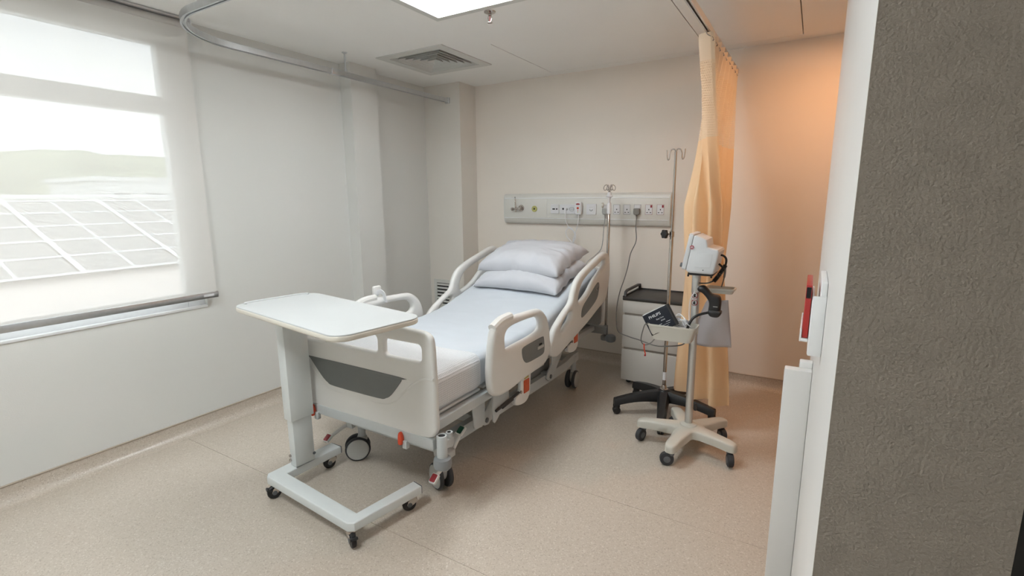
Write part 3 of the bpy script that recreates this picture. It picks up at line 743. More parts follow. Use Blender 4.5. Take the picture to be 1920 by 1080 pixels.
# chassis: two long rails arched at the casters, cross arms, lifting arms
for sg in (1, -1):
    xx = BC + sg * .335
    ch = MB().sweep([(xx, 1.86, .235), (xx, 2.02, .262), (xx, 2.3, .255), (xx, 3.2, .235), (xx, 3.42, .235), (xx, 3.56, .255), (xx, 3.66, .255)], [(-.022, -.035), (.022, -.035), (.022, .035), (-.022, .035)])
    ch.build('chassis_rail', STEELP, bed)
    for y0, y1, z1 in ((2.28, 2.55, .46), (3.12, 3.38, .46)):
        lf = MB().plate(smooth2([(y0 - .05, .24), (y0 + .02, .215), (y0 + .06, .25), (y1, z1 - .02), (y1 - .02, z1 + .03), (y1 - .06, z1 + .02), (y0 - .04, .29)], 2), [], .012, .003, lambda a, b, c: (xx + sg * .03 + c, a, b)).build('lifting_arm', STEELP, bed)
        MB().lathe((xx + sg * .037, y0, .25), (sg, 0, 0), [(0, 0), (.016, 0), (.016, .004), (.010, .008), (0, .008)]).build('pivot_bolt', CGREY, lf)
    MB().plate(smooth2([(2.07, .30), (2.12, .285), (2.16, .30), (2.17, .46), (2.06, .46), (2.065, .36)], 2), [], .010, .003, lambda a, b, c: (BC + sg * .43 + c, a, b)).build('frame_gusset', STEELP, bed)
for yy in (1.90, 3.60):
    MB().box((BC - .36, yy - .025, .215), (BC + .36, yy + .025, .265), r=.005).build('chassis_cross_bar', STEELP, bed)
MB().box((BC - .10, 2.2, .33), (BC + .10, 2.7, .43), r=.012).build('motor_housing', STEELD, bed)
MB().cyl((BC, 2.7, .38), (BC, 3.3, .34), .022, seg=14).build('actuator', STEELD, bed)
MB().box((BC + .10, 2.95, .20), (BC + .30, 3.25, .36), r=.01).build('control_box', STEELD, bed)
MB().box((BC - .36, 2.24, .225), (BC + .36, 2.29, .275), r=.004).build('pivot_shaft', STEELP, bed)
MB().box((BC - .36, 3.10, .225), (BC + .36, 3.15, .275), r=.004).build('pivot_shaft', STEELP, bed)
def bed_caster(x, y, heading):
    """twin wheel caster: stem, hooded fork, two wheels with grey covers"""
    M = Matrix.Translation((x, y, 0)) @ Matrix.Rotation(heading, 4, 'Z')
    g = lambda a, b, c: M @ Vector((a, b, c))
    off = -.028; R = .074
    c_ = MB().cyl(g(0, 0, .135), g(0, 0, .235), .022, seg=18, bev=.003).build('caster', STEELP, bed)
    MB().lathe(g(0, 0, .118), (0, 0, 1), [(0, 0), (.030, 0), (.032, .012), (.026, .028), (0, .028)]).build('swivel_collar', HUB, c_)
    MB().plate(smooth2([(-.02, .135), (.012, .135), (.022, .11), (.012, .07), (off + .012, .048), (off - .012, .052), (off - .03, .085), (off - .02, .125)], 3), [], .030, .010, lambda a, b, c: g(a, c, b)).build('fork', HUB, c_)
    for sg in (1, -1):
        wv = MB().lathe(g(off, sg * .016, R), M.to_3x3() @ Vector((0, sg, 0)), [(0, 0), (R - .006, 0), (R - .001, .005), (R, .012), (R - .002, .019), (R - .006, .024), (R - .0105, .024), (R - .0105, .012), (0, .012)], 32).build('wheel', TYRE, c_)
        MB().lathe(g(off, sg * .016, R), M.to_3x3() @ Vector((0, sg, 0)), [(0, .022), (R - .024, .0285), (R - .013, .0275), (R - .0100, .0245), (R - .0100, .010), (0, .010)], 32).build('wheel_cover', HUB, wv)
    return c_
# casters and double foot pedals
c1 = bed_caster(BC + .345, 1.90, math.radians(-24)); c2 = bed_caster(BC - .29, 1.915, math.radians(49))
bed_caster(BC + .335, 3.61, math.radians(95)); bed_caster(BC - .335, 3.61, math.radians(60))
def pedal(pts, pads):
    p_ = MB().tube(pts, .010, 10, smooth=6).build('brake_pedal', BEDW, bed)
    for (q, m, d) in pads:
        q = Vector(q); d = Vector(d).normalized(); z = Vector((0, 0, 1)); s = d.cross(z).normalized(); u = s.cross(d)
        F = lambda a, b, c: q + s * a + d * b + u * c
        MB().plate(rrect(-.021, -.027, .021, .027, .008), [], .018, .004, F).build('pedal_tip', BEDW, p_)
        MB().plate(rrect(-.016, -.021, .016, .021, .006), [], .006, .002, lambda a, b, c: F(a, b, c + .010)).build('pedal_pad', m, p_)
pedal([(-1.553, 1.80, .140), (-1.555, 1.87, .160), (-1.555, 1.93, .20), (-1.545, 1.98, .265), (-1.54, 2.0, .30)], [((-1.552, 1.785, .132), RED, (0, -.8, -.6)), ((-1.54, 2.005, .305), GREEN, (.1, .6, .5))])
pedal([(-2.36, 1.80, .150), (-2.33, 1.86, .185), (-2.29, 1.93, .215), (-2.27, 1.99, .235)], [((-2.365, 1.785, .145), RED, (0, -.8, -.6))])
pt = MB().box((BC + .36, 1.87, .195), (BC + .40, 1.94, .235), r=.005).build('pedal_pivot', STEELP, bed)

# mattress, sheet wrinkles, blanket, pillows
MX0, MX1 = BC - .450, BC + .450
def mtop(y):
    z = .715; k = .22
    d = y - 2.80
    if d > k: z += SL * d
    elif d > -k: z += SL * (d + k) ** 2 / (4 * k)
    return z
def shell(x0, x1, y0, y1, top, bot, rad, nu, nv, wr=0.0, puff=0.0):
    """closed rounded slab following top(y) / bot(y); returns MB"""
    mb = MB(); prof = []
    n = nu
    # cross-section parameter: right round loop
    def sect(y, zt, zb, inset):
        pts = []
        r = rad; a0, a1 = x0 + inset, x1 - inset
        for k in range(7):
            a = PI / 2 * k / 6; pts.append((a1 - r + r * math.cos(PI / 2 - a) , zt - r + r * math.sin(PI / 2 - a)))
        pts = [(a0 + r + (a1 - a0 - 2 * r) * i / n, zt) for i in range(n)] + pts
        for k in range(7):
            a = PI / 2 * k / 6; pts.append((a1 - r + r * math.cos(-a), zb + r + r * math.sin(-a)))
        pts += [(a1 - r - (a1 - a0 - 2 * r) * i / 8, zb) for i in range(1, 8)]
        for k in range(7):
            a = PI / 2 * k / 6; pts.append((a0 + r + r * math.cos(-PI / 2 - a), zb + r + r * math.sin(-PI / 2 - a)))
        for k in range(7):
            a = PI / 2 * k / 6; pts.append((a0 + r + r * math.cos(PI - a), zt - r + r * math.sin(PI - a)))
        return pts
    ends = 6; rows = []
    for j in range(ends + 1):
        a = PI / 2 * j / ends; rows.append((y0 + rad * (1 - math.sin(a)), rad * (1 - math.cos(a)))) if False else rows.append((y0 + rad * (1 - math.cos(a)), rad * (1 - math.sin(a))))
    rows += [(y0 + rad + (y1 - y0 - 2 * rad) * j / nv, 0) for j in range(1, nv)]
    for j in range(ends + 1):
        a = PI / 2 * j / ends; rows.append((y1 - rad * (1 - math.sin(a)), rad * (1 - math.cos(a))))
    rings = []
    for (y, ins) in rows:
        q = []
        for (x, z) in sect(y, top(y) - ins * .9, bot(y) + ins * .6, ins * .9):
            p = Vector((x, y, z))
            if wr:
                e = noise.noise((x * 5, y * 7, 0)) * .5 + noise.noise((x * 3 + y * 9, y * 4 - x * 6, 5)) * .5
                k2 = abs(noise.noise((x * 2.2 + y * 1.5, y * 5.5 - x * 2.0, 9)))
                e += .9 * max(0, .16 - k2) / .16 * .6
                p.z += wr * e
            mb.v.append(p); q.append(len(mb.v) - 1)
        rings.append(q)
    k = len(rings[0])
    for A, B in zip(rings[:-1], rings[1:]):
        for i in range(k): mb.f.append((A[i], A[(i + 1) % k], B[(i + 1) % k], B[i]))
    mb.f.append(tuple(rings[0])); mb.f.append(tuple(rings[-1]))
    return mb
def mbot(y): return mtop(y) - .193
mat_ = shell(MX0, MX1, 1.705, 3.83, mtop, mbot, .045, 44, 110, wr=.006)
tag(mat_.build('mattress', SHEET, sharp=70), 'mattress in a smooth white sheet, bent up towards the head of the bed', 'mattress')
bl = shell(MX0 - .010, MX1 + .012, 1.690, 2.13, lambda y: mtop(y) + .010, lambda y: .522, .050, 30, 24, wr=.005)
bv = [p.copy() for p in bl.v]
def buv(i):
    p = bv[i]; return (p.x + (p.z if p.z < .68 else .68) , p.y + (p.z if p.y < 1.73 else 0))
tag(bl.build('waffle_blanket', WAFFLE, sharp=70, uvfn=buv), 'folded white waffle-weave blanket over the foot of the mattress', 'blanket')
def pillow(name, label, ctr, w_, d_, t_, tilt, yaw, seed, ear):
    M = Matrix.Translation(ctr) @ Matrix.Rotation(yaw, 4, 'Z') @ Matrix.Rotation(tilt, 4, 'X')
    N = 56; mb = MB()
    def f(u, v, s):
        a = 2 * u - 1; b = 2 * v - 1
        ea = (1 - abs(a) ** 3.6); eb = (1 - abs(b) ** 3.0)
        th = t_ * (max(0, ea) * max(0, eb)) ** .36
        x = a * w_ / 2 * (1 - .07 * (1 - b * b) * abs(a) ** 3) ; y = b * d_ / 2 * (1 - .08 * (1 - a * a) * abs(b) ** 3)
        crease = 0
        rr = max(abs(a), abs(b))
        ang = math.atan2(b, a)
        crease = .022 * noise.noise((ang * 5.5 + seed, rr * 1.6, seed)) * rr ** 2 * (1 if th > .004 else .4)
        crease += .014 * noise.noise((a * 2.5 + seed, b * 2.5, seed + 3)) + .004 * noise.noise((a * 8 + seed, b * 7, seed + 8)) * rr
        z = th * (.80 if s > 0 else -.20) + (crease if s > 0 else crease * .4) * (th / t_ + .15)
        if ear and a > .9: z += .03 * (a - .9) * 10 * noise.noise((b * 3, seed, 1)) ; x += .012 * noise.noise((b * 4, seed, 2)) * (a > .95)
        z -= .012 * abs(a) ** 4 * (b < 0)
        return M @ Vector((x, y, z))
    mb.grid(N, N, lambda u, v: f(u, v, 1)); mb.grid(N, N, lambda u, v: f(u, v, -1))
    bm_o = mb.build(name, PILLOW, sharp=80)
    bm = bmesh.new(); bm.from_mesh(bm_o.data); bmesh.ops.remove_doubles(bm, verts=bm.verts[:], dist=.0008); bmesh.ops.recalc_face_normals(bm, faces=bm.faces[:]); bm.to_mesh(bm_o.data); bm.free()
    return tag(bm_o, label, 'pillow', 'pillows on the bed')
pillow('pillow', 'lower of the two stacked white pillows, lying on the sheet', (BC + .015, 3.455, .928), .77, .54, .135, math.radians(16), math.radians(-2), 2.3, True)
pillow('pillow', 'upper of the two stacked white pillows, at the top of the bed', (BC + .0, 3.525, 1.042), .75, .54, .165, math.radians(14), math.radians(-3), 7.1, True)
# bed hand control hooked over the far rail
rc = thing('bed_handset', 'small white hand control hooked over the far foot rail', 'remote control', (-2.46, 2.36, .80))
MB().plate(rrect(-.035, .80, .035, .965, .014), [], .018, .006, lambda a, b, c: (-2.497 + c, 2.36 + a, b)).build('body', BEDW, rc)
MB().sweep([Vector(p) for p in crom([(-2.488, 2.35, .905), (-2.46, 2.35, .934), (-2.428, 2.355, .918), (-2.422, 2.36, .88), (-2.424, 2.365, .862)], 6)], [(-.013, -.003), (.013, -.003), (.013, .003), (-.013, .003)], up=(0, 1, .01)).build('hook', SOCKW, rc)

# ------------------------------------------------------------------ overbed table
tb = thing('overbed_table', 'white overbed table on a C-shaped wheeled base over the foot of the bed', 'table', (-2.0, 1.5, 0))
ya = math.radians(-8.3)
TM = Matrix.Translation((-1.953, 1.499, 1.03)) @ Matrix.Rotation(ya, 4, 'Z')
W2, D2 = .475, .2205
out_t = rrect(-W2, -D2, W2, D2, .075, 8)
tpb = MB().plate(out_t, [], .026, .008, lambda a, b, c: TM @ Vector((a, b, c - .017))).build('tabletop', TABLEE, tb)
MB().plate(rrect(-W2 + .002, -D2 + .002, W2 - .002, D2 - .002, .073, 8), [], .008, .003, lambda a, b, c: TM @ Vector((a, b, c - .004))).build('laminate_surface', TABLEW, tpb)
lip = [(-W2 + .012, -D2 + .05), (-W2 + .012, D2 - .05)]
MB().tube([TM @ Vector(p) for p in [(-W2 + .045, -D2 + .055, .002), (-W2 + .014, -D2 + .075, .002), (-W2 + .012, 0, .002), (-W2 + .014, D2 - .075, .002), (-W2 + .045, D2 - .055, .002)]], .005, 8, smooth=6).build('raised_lip', TABLEW, tpb)
MB().box((-.36, -.06, -.055), (.10, .06, -.030), r=.004, M=TM).build('support_beam', TABLEM, tb)
yb = math.radians(-5.0)
BMx = Matrix.Translation((-2.285, 1.555, 0)) @ Matrix.Rotation(yb, 4, 'Z')
MB().box((-.027, -.056, .13), (.027, .056, .60), r=.004, M=BMx).build('inner_column', TABLEM, tb)
MB().box((-.035, -.066, .395), (.035, .066, 1.0), r=.004, M=BMx).build('outer_column', TABLEM, tb)
u_ = MB()
# C base outline (plan)
base_c = [(-2.345, 1.79), (-2.358, 1.392), (-2.335, 1.372), (-1.672, 1.322), (-1.642, 1.34), (-1.578, 1.715), (-1.642, 1.728), (-1.692, 1.398), (-2.272, 1.447), (-2.258, 1.786)]
u_.plate(base_c, [], .046, .006, lambda a, b, c: (a, b, .099 + c)).build('base_frame', TABLEM, tb)
MB().box((-2.345, 1.788, .078), (-2.259, 1.793, .120), r=.002).build('end_plug', CGREY, tb)
MB().box((-.033, -.0025, .078), (.033, .003, .120), r=.002, M=Matrix.Translation((-1.610, 1.7235, 0)) @ Matrix.Rotation(math.radians(-11), 4, 'Z')).build('end_plug', CGREY, tb)
for zz in (.16, .185):
    MB().lathe(BMx @ Vector((-.020, -.057, zz)), (0, -1, 0), [(0, 0), (.008, 0), (.008, .006), (.004, .008), (0, .008)]).build('bolt', CHROME, tb)
MB().lathe(BMx @ Vector((.030, .05, .17)), (1, 0, 0), [(0, 0), (.008, 0), (.008, .004), (0, .006)]).build('bolt', CGREY, tb)
def small_caster(par, x, y, hd, R, ztop, forkm, wheelm, hubm, brake=True):
    M = Matrix.Translation((x, y, 0)) @ Matrix.Rotation(hd, 4, 'Z'); g = lambda a, b, c: M @ Vector((a, b, c))
    ax = M.to_3x3() @ Vector((0, 1, 0)); off = -R * .55
    c_ = MB().cyl(g(0, 0, ztop - .018), g(0, 0, ztop), R * .62, seg=16, bev=.002).build('caster', forkm, par)
    fk = MB()
    for sg in (1, -1):
        fk.plate(smooth2([(-R * .5, ztop - .014), (R * .55, ztop - .014), (R * .5, ztop - .03), (off + R * .3, R * .8), (off - R * .3, R * .8), (off - R * .35, R * 1.3)], 2), [], .003, .001, lambda a, b, c: g(a, sg * .0145 + c, b))
    fk.build('fork', forkm, c_)
    wv = MB().lathe(g(off, 0, R) - ax * .011, ax, [(0, 0), (R - .004, 0), (R, .004), (R, .018), (R - .004, .022), (0, .022)], 24).build('wheel', wheelm, c_)
    MB().lathe(g(off, 0, R) - ax * .017, ax, [(0, 0), (R * .35, 0), (R * .35, .034), (0, .034)], 16).build('hub', hubm, wv)
    if brake:
        MB().box((-.014, -.017, 0), (.016, .017, .012), r=.003, M=M @ Matrix.Translation((off - R * .75, 0, R * 1.35)) @ Matrix.Rotation(math.radians(25), 4, 'Y')).build('brake_tab', BLACK, c_)
    return c_
for x, y, h in ((-2.30, 1.405, 1.2), (-1.675, 1.345, 2.7), (-1.612, 1.685, 1.0), (-2.295, 1.752, 1.2)):
    small_caster(tb, x, y, h, .035, .077, CHROME, BLACK, CGREY)

# ------------------------------------------------------------------ headwall service panel
HX0, HX1, HY = -2.655, -1.030, 4.252        # HY = front face
hw = thing('headwall_panel', 'long pale bedhead service panel with sockets and gas outlets on the back wall', 'wall panel', (-1.84, YB, 1.29))
prof = [(YB, 1.290), (4.300, 1.290), (4.276, 1.300), (4.260, 1.322), (HY, 1.350), (HY, 1.540), (4.260, 1.560), (4.276, 1.574), (4.296, 1.580), (YB, 1.580)]
sh = MB(); n_ = len(prof)
sh.add([(HX0 + .006, y, z) for y, z in prof] + [(HX1 - .006, y, z) for y, z in prof], [(i, (i + 1) % n_, n_ + (i + 1) % n_, n_ + i) for i in range(n_)] + [tuple(range(n_ - 1, -1, -1)), tuple(range(n_, 2 * n_))])
sh = sh.build('shell', PANELW, hw, sharp=25)
for x0, x1 in ((HX0, HX0 + .006), (HX1 - .006, HX1)):
    MB().add([(x0, y - .002, z) for y, z in prof] + [(x1, y - .002, z) for y, z in prof], [(i, (i + 1) % n_, n_ + (i + 1) % n_, n_ + i) for i in range(n_)] + [tuple(range(n_ - 1, -1, -1)), tuple(range(n_, 2 * n_))]).build('end_cap', PANELW, hw)
for a, b in ((HX0 + .010, -2.176), (-2.172, HX1 - .010)):
    MB().box((a, HY - .003, 1.354), (b, HY + .001, 1.530), r=.0012).build('fascia_plate', PANELW, hw)
MB().box((HX0 + .010, HY - .003, 1.534), (HX1 - .010, HY + .001, 1.541), r=.0012).build('trim_ledge', FRAMEW, hw)
MB().box((HX0 + .010, HY - .005, 1.345), (HX1 - .010, HY + .001, 1.351), r=.0012).build('trim_ledge', FRAMEW, hw)
FZ = HY - .003
def on_panel(a, b, c): return (a, FZ - c, b)        # c = proud of the fascia
def pplate(par, name, x0, z0, x1, z1, d, r, m, rim=.0015):
    return MB().plate(rrect(x0, z0, x1, z1, r), [], d, rim, lambda a, b, c: on_panel(a, b, c + d / 2)).build(name, m, par)
def disc(par, name, x, z, prof_, m, seg=20):
    return MB().lathe((x, FZ, z), (0, -1, 0), prof_, seg).build(name, m, par)
# gas outlets
g1 = disc(hw, 'gas_outlet', -2.452, 1.443, [(0, 0), (.030, 0), (.030, .008), (.026, .011), (.018, .011), (.016, .020), (0, .020)], CHROME)
g2 = disc(hw, 'gas_outlet', -2.306, 1.436, [(0, 0), (.029, 0), (.029, .008), (.025, .012), (.012, .012), (.012, .006), (0, .006)], YGREEN)
disc(g2, 'outlet_bore', -2.306, 1.436, [(0, .007), (.008, .007), (.008, .009), (0, .009)], DARK)
# module plates
p1 = pplate(hw, 'outlet_plate', -2.130, 1.394, -2.046, 1.478, .010, .008, SOCKW)
pplate(p1, 'port', -2.112, 1.430, -2.084, 1.442, .0115, .005, DARK)
disc(p1, 'port', -2.066, 1.436, [(0, 0), (.007, 0), (.007, .0115), (0, .0115)], DARK)
p2 = pplate(hw, 'outlet_plate', -2.034, 1.392, -1.872, 1.478, .010, .008, SOCKW)
disc(p2, 'port_ring', -2.000, 1.438, [(0, 0), (.015, 0), (.015, .012), (.011, .012), (.011, .011), (0, .011)], SOCKW)
disc(p2, 'port', -2.000, 1.438, [(0, 0), (.009, 0), (.009, .0125), (0, .0125)], DARK)
pplate(p2, 'socket_surround', -1.940, 1.416, -1.886, 1.456, .0125, .018, SOCKW)
MB().plate(rrect(-1.937, 1.419, -1.889, 1.453, .016), [rrect(-1.934, 1.422, -1.892, 1.450, .013)], .001, 0, lambda a, b, c: on_panel(a, b, .0128 + c)).build('print_ring', CGREY, p2)
for k in range(4): disc(p2, 'port', -1.928 + k * .010, 1.436, [(0, 0), (.0032, 0), (.0032, .0135), (0, .0135)], CGREY, 10)
p3 = pplate(hw, 'switch_plate', -1.768, 1.388, -1.676, 1.482, .011, .006, SOCKW)
pplate(p3, 'rocker', -1.752, 1.402, -1.692, 1.468, .0135, .004, SOCKW)
MB().tube([on_panel(*p) for p in [(-1.735, 1.437, .014), (-1.733, 1.424, .014), (-1.722, 1.420, .014), (-1.711, 1.424, .014), (-1.709, 1.437, .014)]], .0018, 6, smooth=4).tube([on_panel(-1.735, 1.428, .014), on_panel(-1.709, 1.428, .014)], .0016, 6).build('printed_symbol', CGREY, p3)
for k in range(3): MB().box((-1.738 + k * .012, FZ - .0142, 1.453), (-1.730 + k * .012, FZ - .0136, 1.456)).build('print_mark', HUB, p3)
def socket(x, red):
    s_ = pplate(hw, 'power_socket', x - .030, 1.393, x + .030, 1.478, .003, .002, SOCKW, .0008)
    MB().plate(rrect(x - .030, 1.393, x + .030, 1.478, .002), [rrect(x - .0285, 1.3945, x + .0285, 1.4765, .0015)], .0006, 0, lambda a, b, c: on_panel(a, b, .0033 + c)).build('edge_line', CGREY if not red else RED, s_)
    for dx, dz, w_, h_ in ((0, 1.436, .0035, .0055), (-.014, 1.411, .005, .003), (.014, 1.411, .005, .003)):
        MB().box((x + dx - w_, FZ - .0040, dz - h_), (x + dx + w_, FZ - .0025, dz + h_)).build('pin_hole', DARK, s_)
    pplate(s_, 'switch', x + .012, 1.452, x + .026, 1.474, .0055, .002, RED if red else SOCKW, .0008)
    return s_
for x, r in ((-1.585, 0), (-1.488, 0), (-1.396, 0), (-1.303, 0), (-1.205, 1), (-1.108, 1)): socket(x, r)
# oxygen elbow fitted to the chrome outlet
fm = thing('oxygen_fitting', 'chrome oxygen fitting with an upright stem on the left gas outlet', 'gas fitting', (-2.48, FZ - .04, 1.41))
MB().lathe((-2.452, FZ - .02, 1.440), (0, -1, 0), [(0, 0), (.010, 0), (.010, .018), (.014, .020), (.014, .036), (.008, .038), (0, .038)], 16).build('connector', CHROME, fm)
MB().cyl((-2.452, FZ - .042, 1.440), (-2.520, FZ - .046, 1.434), .009, seg=14, bev=.002).build('valve_body', CHROME, fm)
MB().lathe((-2.518, FZ - .046, 1.434), (-1, 0, -.1), [(0, 0), (.015, 0), (.016, .004), (.016, .016), (.013, .020), (0, .020)], 14).build('valve_knob', CHROME, fm)
MB().cyl((-2.490, FZ - .046, 1.405), (-2.496, FZ - .046, 1.535), .0065, seg=12, bev=.001).build('stem', CHROME, fm)
MB().cyl((-2.496, FZ - .046, 1.530), (-2.497, FZ - .046, 1.552), .0045, seg=10).build('stem_tip', CGREY, fm)

def plug(x, z, m, label, path, r=.0038):
    t = thing('power_plug', label, 'plug', (x, FZ - .03, z - .02))
    MB().plate(smooth2([(-.026, .016), (-.024, .026), (0, .028), (.024, .026), (.026, .016), (.026, -.014), (.016, -.026), (0, -.028), (-.016, -.026), (-.026, -.014)], 2), [], .036, .008, lambda a, b, c: on_panel(x + a, z + b, .022 + c)).build('plug_body', m, t)
    MB().cyl((x, FZ - .022, z - .024), (x, FZ - .022, z - .058), .0085, .005, seg=12).build('strain_relief', m, t)
    MB().tube(path, r, 8, smooth=8).build('cable', m if m is not PLUGG else CABLEG, t)
    return t
plug(-1.303, 1.418, PLUGG, 'dark grey plug whose long cable hangs down to the monitor stand',
     [(-1.303, FZ - .022, 1.37), (-1.300, 4.21, 1.28), (-1.294, 4.21, 1.17), (-1.335, 4.20, 1.06), (-1.345, 4.17, .95), (-1.35, 4.10, .85), (-1.345, 3.98, .76), (-1.325, 3.86, .66), (-1.305, 3.80, .54), (-1.27, 3.76, .475), (-1.17, 3.70, .465), (-1.06, 3.60, .48), (-.95, 3.42, .52), (-.82, 3.20, .575), (-.70, 3.05, .63), (-.62, 3.02, .66), (-.585, 3.03, .70)], .0042)
plug(-1.585, 1.418, mat('plug_light_grey', (.36, .36, .35), .5), 'light grey plug beside the bed pole with its cable dropping behind the bed',
     [(-1.585, FZ - .022, 1.37), (-1.588, 4.21, 1.27), (-1.592, 4.20, 1.15), (-1.60, 4.17, 1.08), (-1.625, 4.08, 1.03), (-1.66, 4.01, .98), (-1.68, 3.98, .85), (-1.66, 3.97, .70), (-1.63, 3.96, .50)], .0036)
nc = thing('nurse_call_handset', 'white nurse call handset with red button hung on the service panel', 'handset', (-1.835, FZ - .03, 1.39))
MB().plate(rrect(-1.868, 1.388, -1.806, 1.500, .012), [], .034, .008, lambda a, b, c: on_panel(a, b, .030 + c)).build('body', SOCKW, nc)
MB().lathe((-1.837, FZ - .046, 1.446), (0, -1, 0), [(0, 0), (.011, 0), (.011, .003), (.008, .005), (0, .005)], 18).build('call_button', ORED, nc)
for zz, mm in ((1.424, ORANGE), (1.410, YGREEN)): MB().lathe((-1.837, FZ - .046, zz), (0, -1, 0), [(0, 0), (.0045, 0), (.0045, .002), (0, .002)], 10).build('key', mm, nc)
MB().plate(smooth2([(-1.858, 1.482), (-1.837, 1.490), (-1.816, 1.482), (-1.826, 1.476), (-1.837, 1.475), (-1.848, 1.476)], 3), [], .002, .0005, lambda a, b, c: on_panel(a, b, .048 + c)).build('logo_mark', RED, nc)
pc = MB().lathe((-1.962, FZ - .010, 1.437), (0, -1, 0), [(0, 0), (.010, 0), (.010, .012), (.007, .026), (0, .026)], 14).build('cable_plug', SOCKW, nc)
cx, cy = -1.90, 4.215
MB().tube([(-1.962, FZ - .034, 1.437), (-1.962, FZ - .040, 1.40), (-1.960, 4.215, 1.33), (-1.930, cy, 1.27), (-1.905, cy, 1.255), (-1.865, cy, 1.22), (-1.862, cy, 1.17), (-1.90, cy, 1.115), (-1.935, cy - .02, 1.06), (-1.925, cy - .04, 1.01), (-1.895, cy - .05, 1.03), (-1.890, cy - .03, 1.09), (-1.905, cy, 1.14), (-1.945, cy, 1.18), (-1.958, cy, 1.23), (-1.935, cy, 1.265), (-1.895, cy, 1.255), (-1.868, cy, 1.19), (-1.89, cy, 1.125), (-1.855, cy - .03, 1.06), (-1.812, cy - .06, 1.00), (-1.81, cy - .10, .965), (-1.835, cy - .08, .955), (-1.815, cy - .05, 1.02), (-1.87, cy, 1.11), (-1.885, cy, 1.16), (-1.860, cy, 1.23), (-1.842, cy, 1.30), (-1.837, FZ - .03, 1.39)], .0038, 8, smooth=8).build('coiled_cable', CABLEW, nc)
MB().tube([(-1.905 + .014 * math.cos(t), cy - .008 * math.sin(t), 1.120 + .004 * math.cos(2 * t)) for t in [2 * PI * k / 12 for k in range(12)]], .003, 6, closed=True).build('cable_tie', SOCKW, nc)

# ------------------------------------------------------------------ pole on the bed corner
px, py = -1.462, 3.985
ip = thing('bed_drip_pole', 'slim steel drip pole with white top and curled hooks on the bed corner', 'drip pole', (px, py, .33))
MB().cyl((px, py, .345), (px, py, 1.44), .0115, seg=18, bev=.001).build('pole', CHROME, ip)
MB().lathe((px, py, .325), (0, 0, 1), [(0, 0), (.040, 0), (.043, .008), (.043, .028), (.036, .038), (.018, .040), (0, .040)]).build('foot_bumper', STEELD, ip)
MB().cyl((px, py, .36), (px, py, .455), .019, seg=18, bev=.002).build('socket_sleeve', STEELD, ip)
MB().box((px - .13, py - .016, .385), (px - .012, py + .012, .445), r=.004).build('bracket_arm', STEELD, ip)
MB().lathe((px, py, 1.405), (0, 0, 1), [(0, 0), (.014, 0), (.018, .004), (.018, .085), (.014, .092), (0, .092)]).build('height_clamp', SOCKW, ip)
kn = MB().cyl((px - .014, py - .01, 1.475), (px - .045, py - .02, 1.477), .006, seg=10).build('clamp_screw', SOCKW, ip)
MB().cyl((px - .040, py - .018, 1.477), (px - .058, py - .024, 1.477), .020, seg=16, bev=.004).build('clamp_knob', CREAM, ip)
MB().cyl((px, py, 1.49), (px, py, 1.545), .009, seg=14).build('inner_pole', SOCKW, ip)
MB().lathe((px, py, 1.530), (0, 0, 1), [(0, 0), (.012, 0), (.014, .010), (.027, .018), (.027, .026), (.018, .030), (.014, .052), (0, .054)]).build('hook_head', SOCKW, ip)
for k in range(4):
    a = PI / 4 + k * PI / 2; dx, dy = math.cos(a), math.sin(a)
    q = [(.006, 1.575), (.010, 1.615), (.024, 1.640), (.042, 1.636), (.052, 1.618), (.047, 1.600), (.034, 1.598), (.029, 1.610)]
    MB().tube([(px + dx * r, py + dy * r, z) for r, z in q], .0028, 8, smooth=5).build('hook', CHROME, ip)

# ------------------------------------------------------------------ drip stand with black five-star base
ix, iy = -.818, 3.455
iv = thing('drip_stand', 'tall steel drip stand on a black five-star base beside the drawers', 'drip stand', (ix, iy, 0))
MB().cyl((ix, iy, .18), (ix, iy, 1.30), .0125, seg=20, bev=.001).build('outer_pole', CHROME, iv)
MB().cyl((ix, iy, 1.29), (ix, iy, 1.835), .0085, seg=16).build('inner_pole', CHROME, iv)
MB().lathe((ix, iy, .184), (0, 0, 1), [(.0126, 0), (.030, 0), (.030, .005), (.020, .009), (.016, .03), (.0126, .032)]).build('base_collar', CHROME, iv)
MB().cyl((ix, iy, .255), (ix, iy, .315), .0132, seg=18).build('paper_tag', SOCKW, iv)
MB().lathe((ix, iy, 1.275), (0, 0, 1), [(.0126, 0), (.016, .002), (.016, .036), (.0126, .038)]).build('lock_collar', CHROME, iv)
MB().cyl((ix - .012, iy - .006, 1.295), (ix - .030, iy - .022, 1.295), .005, seg=10).build('knob_screw', CHROME, iv)
kb = MB().plate([((.029 + .003 * math.cos(6 * t)) * math.cos(t), (.029 + .003 * math.cos(6 * t)) * math.sin(t)) for t in [2 * PI * k / 48 for k in range(48)]], [], .022, .005, lambda a, b, c: (ix - .040 + c * .55 - a * .83, iy - .030 + c * .83 + a * .55, 1.295 + b)).build('lock_knob', BLACK, iv)
hp = MB()
for sg in (1, -1):
    hp.tube([(ix, iy, 1.825), (ix + sg * .010, iy - sg * .004, 1.850), (ix + sg * .030, iy - sg * .01, 1.850), (ix + sg * .042, iy - sg * .014, 1.825), (ix + sg * .044, iy - sg * .016, 1.795), (ix + sg * .052, iy - sg * .02, 1.785), (ix + sg * .060, iy - sg * .022, 1.80), (ix + sg * .064, iy - sg * .024, 1.85)], .004, 8, smooth=6)
hp.build('hook', CHROME, iv)
MB().lathe((ix, iy, .085), (0, 0, 1), [(0, 0), (.046, 0), (.054, .03), (.050, .085), (.038, .100), (0, .102)]).build('hub', BLACK, iv)
